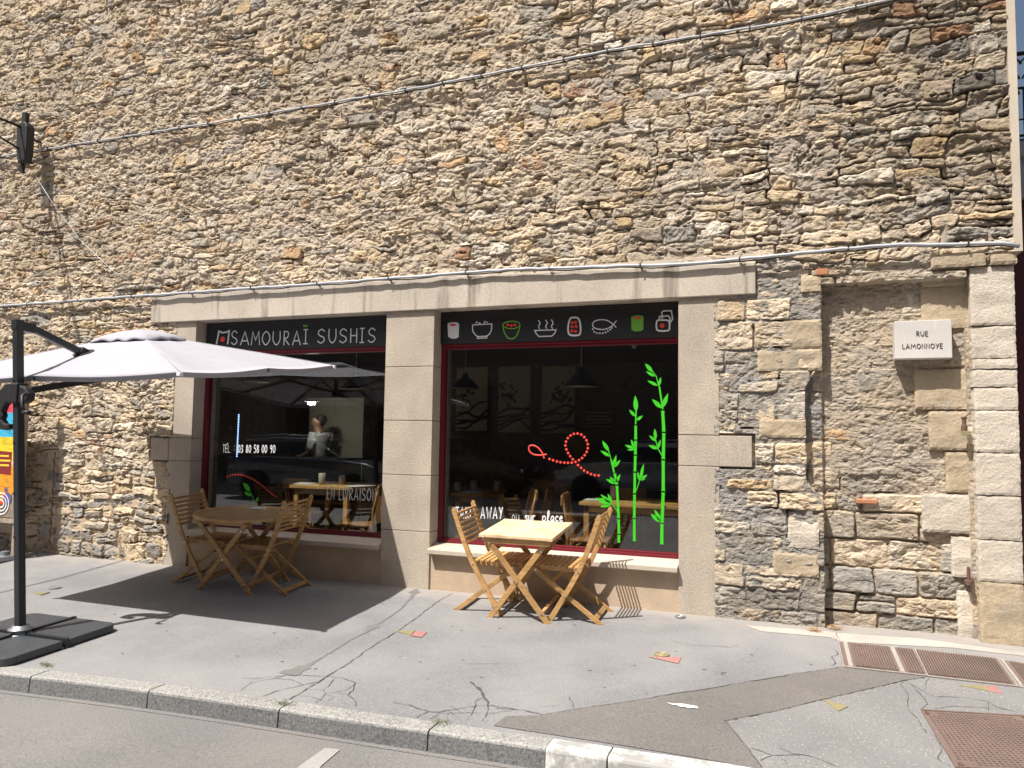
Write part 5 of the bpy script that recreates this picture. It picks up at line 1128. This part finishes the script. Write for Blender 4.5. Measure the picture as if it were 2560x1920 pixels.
t4, zt4 = table_in(1322, 1400, 1196, 2.6, .8, 'dim wooden table deeper inside the right window')
# bistro chairs
def bistro():
    r = empty('bistro_chair')
    b = MB(); b.prism([(-.19, -.18), (.2, -.20), (.21, .20), (-.19, .18)], .43, .46, 'z'); b.build('seat', 'beech', r, bevel=.008)
    for s in (-1, 1):
        MB().tube([(.17, s*.17, .43), (.18, s*.18, 0)], [.018, .013], 8).build('leg', 'beech', r, True)
        MB().tube([(-.23, s*.185, 0), (-.19, s*.175, .43), (-.20, s*.175, .62), (-.25, s*.175, .86)], [.014, .019, .017, .014], 8).build('leg', 'beech', r, True)
    b = MB()
    for s in (-1, 1): b.tube([(.175, s*.175, .08), (.16, s*.175, .28), (.08, s*.172, .40), (-.02, s*.17, .43)], .009, 6); b.tube([(-.215, s*.18, .08), (-.18, s*.175, .28), (-.10, s*.172, .40), (-.03, s*.17, .43)], .009, 6)
    b.tube([(.175, -.17, .08), (.165, -.14, .30), (.16, 0, .41), (.165, .14, .30), (.175, .17, .08)], .009, 6); b.tube([(-.21, -.17, .08), (-.19, -.14, .30), (-.185, 0, .41), (-.19, .14, .30), (-.21, .17, .08)], .009, 6); bsplit(b, 'bentwood_brace', 'beech', r, smooth=True)
    b = MB(); b.prism([(-.20, .78), (-.19, .76), (.19, .76), (.20, .78), (.20, .86), (.17, .885), (-.17, .885), (-.20, .86)], -.262, -.238, 'x')
    b.build('top_rail', 'beech', r, bevel=.008)
    b = MB()
    for i in range(6): y = -.125+.05*i; b.beam((-.195, y, .45), (-.243, y, .77), .016, .008)
    b.build('back_slats', 'beech', r); return r
bc = bistro(); GB = 'bentwood bistro chairs inside the restaurant'
def pb(o, px, py, y, rz, lab): q = onY(px, py, y); o.location = (q[0], q[1], IF); o.rotation_euler = (0, 0, rz); tag(o, lab, 'chair', GB)
pb(bc, 900, 1300, .62, PI+.25, 'bentwood bistro chair with sunlit back stile at the right of the left window')
pb(copy_tree(bc), 770, 1300, 1.25, PI*.5, 'bentwood bistro chair behind the sunlit table in the left window')
pb(copy_tree(bc), 1275, 1300, .85, PI+.5, 'bentwood bistro chair left of a pair seen over the chair outside')
pb(copy_tree(bc), 1318, 1300, 1.15, PI+.1, 'bentwood bistro chair right of a pair seen over the square table')
pb(copy_tree(bc), 1475, 1300, .60, .1, 'sunlit bentwood bistro chair at the end of the long table inside')
pb(copy_tree(bc), 1560, 1300, 1.35, -PI/2, 'shaded bentwood bistro chair behind the long table inside')
pb(copy_tree(bc), 1395, 1250, 2.4, PI/2, 'dim bentwood bistro chair deep in the right window')
# things on the tables
def cup(px, py, y, zt, lab, h=.10):
    q = onY(px, py, y); tag(MB().lathe([(.03, 0), (.038, .01), (.042, h), (.037, h), (.034, .012), (0, .012)], (q[0], y, zt+.001), 16).build('cup', 'cup', None, True), lab, 'cup', 'stoneware cups on the inside tables')
cup(805, 1200, .75, zt1, 'tall pale cup on the sunlit table in the left window', .13)
cup(855, 1205, .9, zt1, 'dark cup right of the tall cup in the left window')
cup(1145, 1215, 1.4, zt3, 'left cup on the shaded table in the right window'); cup(1185, 1215, 1.5, zt3, 'middle cup on the shaded table in the right window', .12); cup(1243, 1200, 1.6, zt3, 'right cup near the shaded table edge', .12)
cup(1535, 1230, .95, zt2, 'pale cup on the long table behind the bamboo decals', .14)
def card(px, py, y, zt, lab, m='tel', sz=(.21, .30)):
    q = onY(px, py, y); o = tag(MB().box((0, 0, 0), (*sz, .004)).build('menu_card', m), lab, 'menu', 'menus lying on the inside tables'); o.location = (q[0], y, zt+.004); o.rotation_euler = (0, 0, R.uniform(-.4, .4))
card(900, 1210, .75, zt1, 'blue grey menu on the sunlit table in the left window'); card(765, 1206, .8, zt1, 'white menu at the left end of the sunlit table'); card(1180, 1225, 1.3, zt3, 'menu on the shaded table in the right window'); card(1636, 1245, .75, zt2, 'dark menu on the long table by the tall bamboo', 'black', (.12, .1)); card(1490, 1245, .85, zt2, 'white menu at the left end of the long table')
# pendant lamps
def lamp(px, py, wpx, y, lab):
    q = onY(px, py, y); a = onY(px-wpx/2, py, y); rr = q[0]-a[0]; r = empty('pendant_lamp', tuple(q), label=lab, cat='lamp', group='dark enamel pendant lamps in the restaurant')
    MB().lathe([(rr, 0), (rr*.98, .012), (rr*.72, .07), (rr*.55, .12), (rr*.25, .15), (rr*.20, .20), (rr*.16, .22), (0, .225)], (0, 0, 0), 28).build('lamp_shade', 'black', r, True)
    MB().lathe([(rr*.995, -.002), (rr*.9, .012), (rr*.5, .09), (0, .12)], (0, 0, 0), 28).build('shade_lining', 'lampin', r, True)
    MB().tube([(0, 0, .2), (0, 0, 2.78-q[2])], .006, 6).build('cord', 'cable', r)
lamp(1453, 967, 84, 1.6, 'dark pendant lamp right of centre in the right window'); lamp(1163, 971, 62, 3.1, 'dark pendant lamp at the left of the right window'); lamp(889, 973, 74, 1.9, 'dark pendant lamp in the left window'); lamp(635, 955, 60, 2.6, 'dark pendant lamp behind the parasol reflection')
# tall prints on the back wall
def pic(p0, p1, seed, lab):
    y = 5.96; a, b_ = onY(*p0, y), onY(*p1, y); r = empty('wall_print', ((a[0]+b_[0])/2, y, (a[2]+b_[2])/2), label=lab, cat='picture', group='three tall prints on the dark back wall'); hx, hz = (b_[0]-a[0])/2, (a[2]-b_[2])/2
    MB().bb(-hx, hx, 0, .03, -hz, hz).build('canvas', 'paper', r); rr = random.Random(seed); b = MB()
    for i in range(5):
        y0 = -hz*.95+i*.12*hz; pts = cr([(-hz*0-hx*.98, y0+.02), (-hx*.3, y0+rr.uniform(0, .12)), (hx*.4, y0+rr.uniform(.0, .2)), (hx*.97, y0+rr.uniform(.02, .25))]); b.stroke(pts, -.004, .03+.02*rr.random(), .002)
    b.build('dark_brushwork', mat('print_ink', (.10, .08, .07), .8), r)
    b = MB(); cx, cz = rr.uniform(-hx*.4, hx*.4), hz*.1
    for i in range(40): b.disc(cx+rr.gauss(0, hx*.3), cz+rr.gauss(0, hz*.16), rr.uniform(.01, .035), -.003-.0001*i, .00004, 7)
    b.build('foliage_dots', mat('print_ink_soft', (.16, .12, .09), .8), r)
pic(z3(215, 618), z3(472, 1165), 1, 'left tall beige print on the dark back wall'); pic(z3(578, 612), z3(845, 1180), 2, 'middle tall beige print on the dark back wall'); pic(z3(950, 608), z3(1230, 1185), 3, 'right tall beige print on the dark back wall')
a, b_ = onY(*z3(1358, 1015), 5.9), onY(*z3(1520, 1130), 5.9); r = empty('wall_notice', ((a[0]+b_[0])/2, 5.96, (a[2]+b_[2])/2), label='small grey notice board with lines on the back wall', cat='notice'); MB().bb(-(b_[0]-a[0])/2, (b_[0]-a[0])/2, 0, .03, -(a[2]-b_[2])/2, (a[2]-b_[2])/2).build('board', mat('notice_grey', (.16, .15, .15), .8), r)
b = MB()
for i in range(5): b.stroke([(-.22, .13-.06*i), (.22-.05*(i % 2), .13-.06*i)], -.003, .015, .002)
b.build('lines', 'tel', r)
a = onY(*z3(1745, 435), GY+.02); sk = tag(MB().disc(a[0], a[2], .022, GY+.02, .008).build('round_sticker', mat('sticker_grey', (.35, .34, .36), .5)), 'small round grey sticker at the top of the right window', 'sticker')

# ------------------------------------------------------------------ across the street (seen in the panes)
oh = empty('opposite_house', (-6, -14, 0), label='rendered house across the street mirrored in the shop windows', cat='building')
MB().bb(-30, 26, -4, 0, -.4, 11).build('wall', 'facade', oh)
MB().bb(-30.3, 26.3, -4.3, .3, 11, 11.4).build('roof', 'zinc', oh)
for i in range(17):
    for j in range(3):
        f = MB().bb(-29+i*3.2, -27.8+i*3.2, 0, .06, .9+j*3.5, 3.1+j*3.5).build('window', 'facade', oh); MB().bb(-28.93+i*3.2, -27.87+i*3.2, .06, .075, .97+j*3.5, 3.03+j*3.5).build('pane', 'opglass', f)
def car(x, y, m, lab, rz=0, wag=0):
    r = empty('parked_car', (x, y, -.09), (0, 0, rz), label=lab, cat='car', group='cars parked across the street')
    S_ = [(-2.2, .55, .62), (-2.15, .35, .9), (-1.9, .30, .95), (1.0, .28, .98), (1.9, .30, .85), (2.2, .42, .66)]
    b = MB(); top = [(-2.22, .62), (-2.20, .98), (-1.4-.4*wag, 1.02), (-1.2, 1.02), (.9, .99), (1.7, .90), (2.15, .72), (2.22, .55)]
    prof = [(-2.2, .30)]+top+[(2.2, .32)]
    def loft(pf, ws, name, mt):
        bb_ = MB(); n = len(pf); rows = [(-1, 1.), (-.92, 1.), (.92, 1.), (1, 1.)]; vs = []
        for k_, (s, _) in enumerate(rows):
            for (px, pz_) in pf:
                wv = ws(px, pz_); ins = .03 if k_ in (0, 3) else 0; vs.append((px*(1-ins*.6), s*wv, pz_-(ins if pz_ > .6 else -ins)))
        fs = [(k_*n+i, k_*n+(i+1) % n, (k_+1)*n+(i+1) % n, (k_+1)*n+i) for k_ in range(3) for i in range(n)]+[tuple(range(n))[::-1], tuple(3*n+i for i in range(n))]
        return bb_.add(vs, fs).build(name, mt, r, True, bevel=.03)
    loft(prof, lambda x, z: .88-.10*(abs(x)/2.2)**3, 'body', m)
    rear = -2.0 if wag else -1.75
    g = [(rear-.1, 1.0), (rear+.25, 1.40), (-.9, 1.46), (.15, 1.44), (1.15, .98)]
    loft(g, lambda x, z: .84-(z-.98)*.38, 'windows', 'carglass')
    g2_ = [(rear+.22, 1.405), (-.9, 1.475), (.15, 1.455), (.3, 1.40), (.3, 1.37), (rear+.3, 1.37)]
    loft(g2_, lambda x, z: .70, 'roof', m)
    b = MB()
    for s in (-1, 1): b.tube([(rear+.4, s*.62, 1.47), (-.7, s*.62, 1.53), (.1, s*.62, 1.50)], .014, 6)
    bsplit(b, 'roof_rail', 'steel', r, smooth=True)
    for wxp in (-1.35, 1.38):
        for s in (-1, 1):
            wl = MB().lathe([(.20, -.1), (.32, -.1), (.335, -.07), (.335, .07), (.32, .1), (.20, .1)], (wxp, s*.80, .335), 24, 'y').build('wheel', 'tyre', r, True); MB().lathe([(0, -.09), (.2, -.08), (.21, .0), (.2, .08), (0, .09)], (wxp, s*.80, .335), 12, 'y').build('rim', 'steel', wl)
    for s in (-1, 1): MB().box((2.12, s*.6, .68), (.16, .3, .12)).build('headlight', 'steel', r, bevel=.03); MB().box((-2.17, s*.66, .85), (.08, .2, .16)).build('tail_light', 'red', r, bevel=.02)
    return r
car(-10.5, -8.4, 'carblue', 'dark estate car mirrored in the left window', 0, 1); car(-8.3, -11.4, 'carblack', 'black estate car mirrored at the left of the right window', 0, 1); car(-3.1, -11.4, 'cargrey', 'silver grey car mirrored behind the bamboo decals', PI, 0)
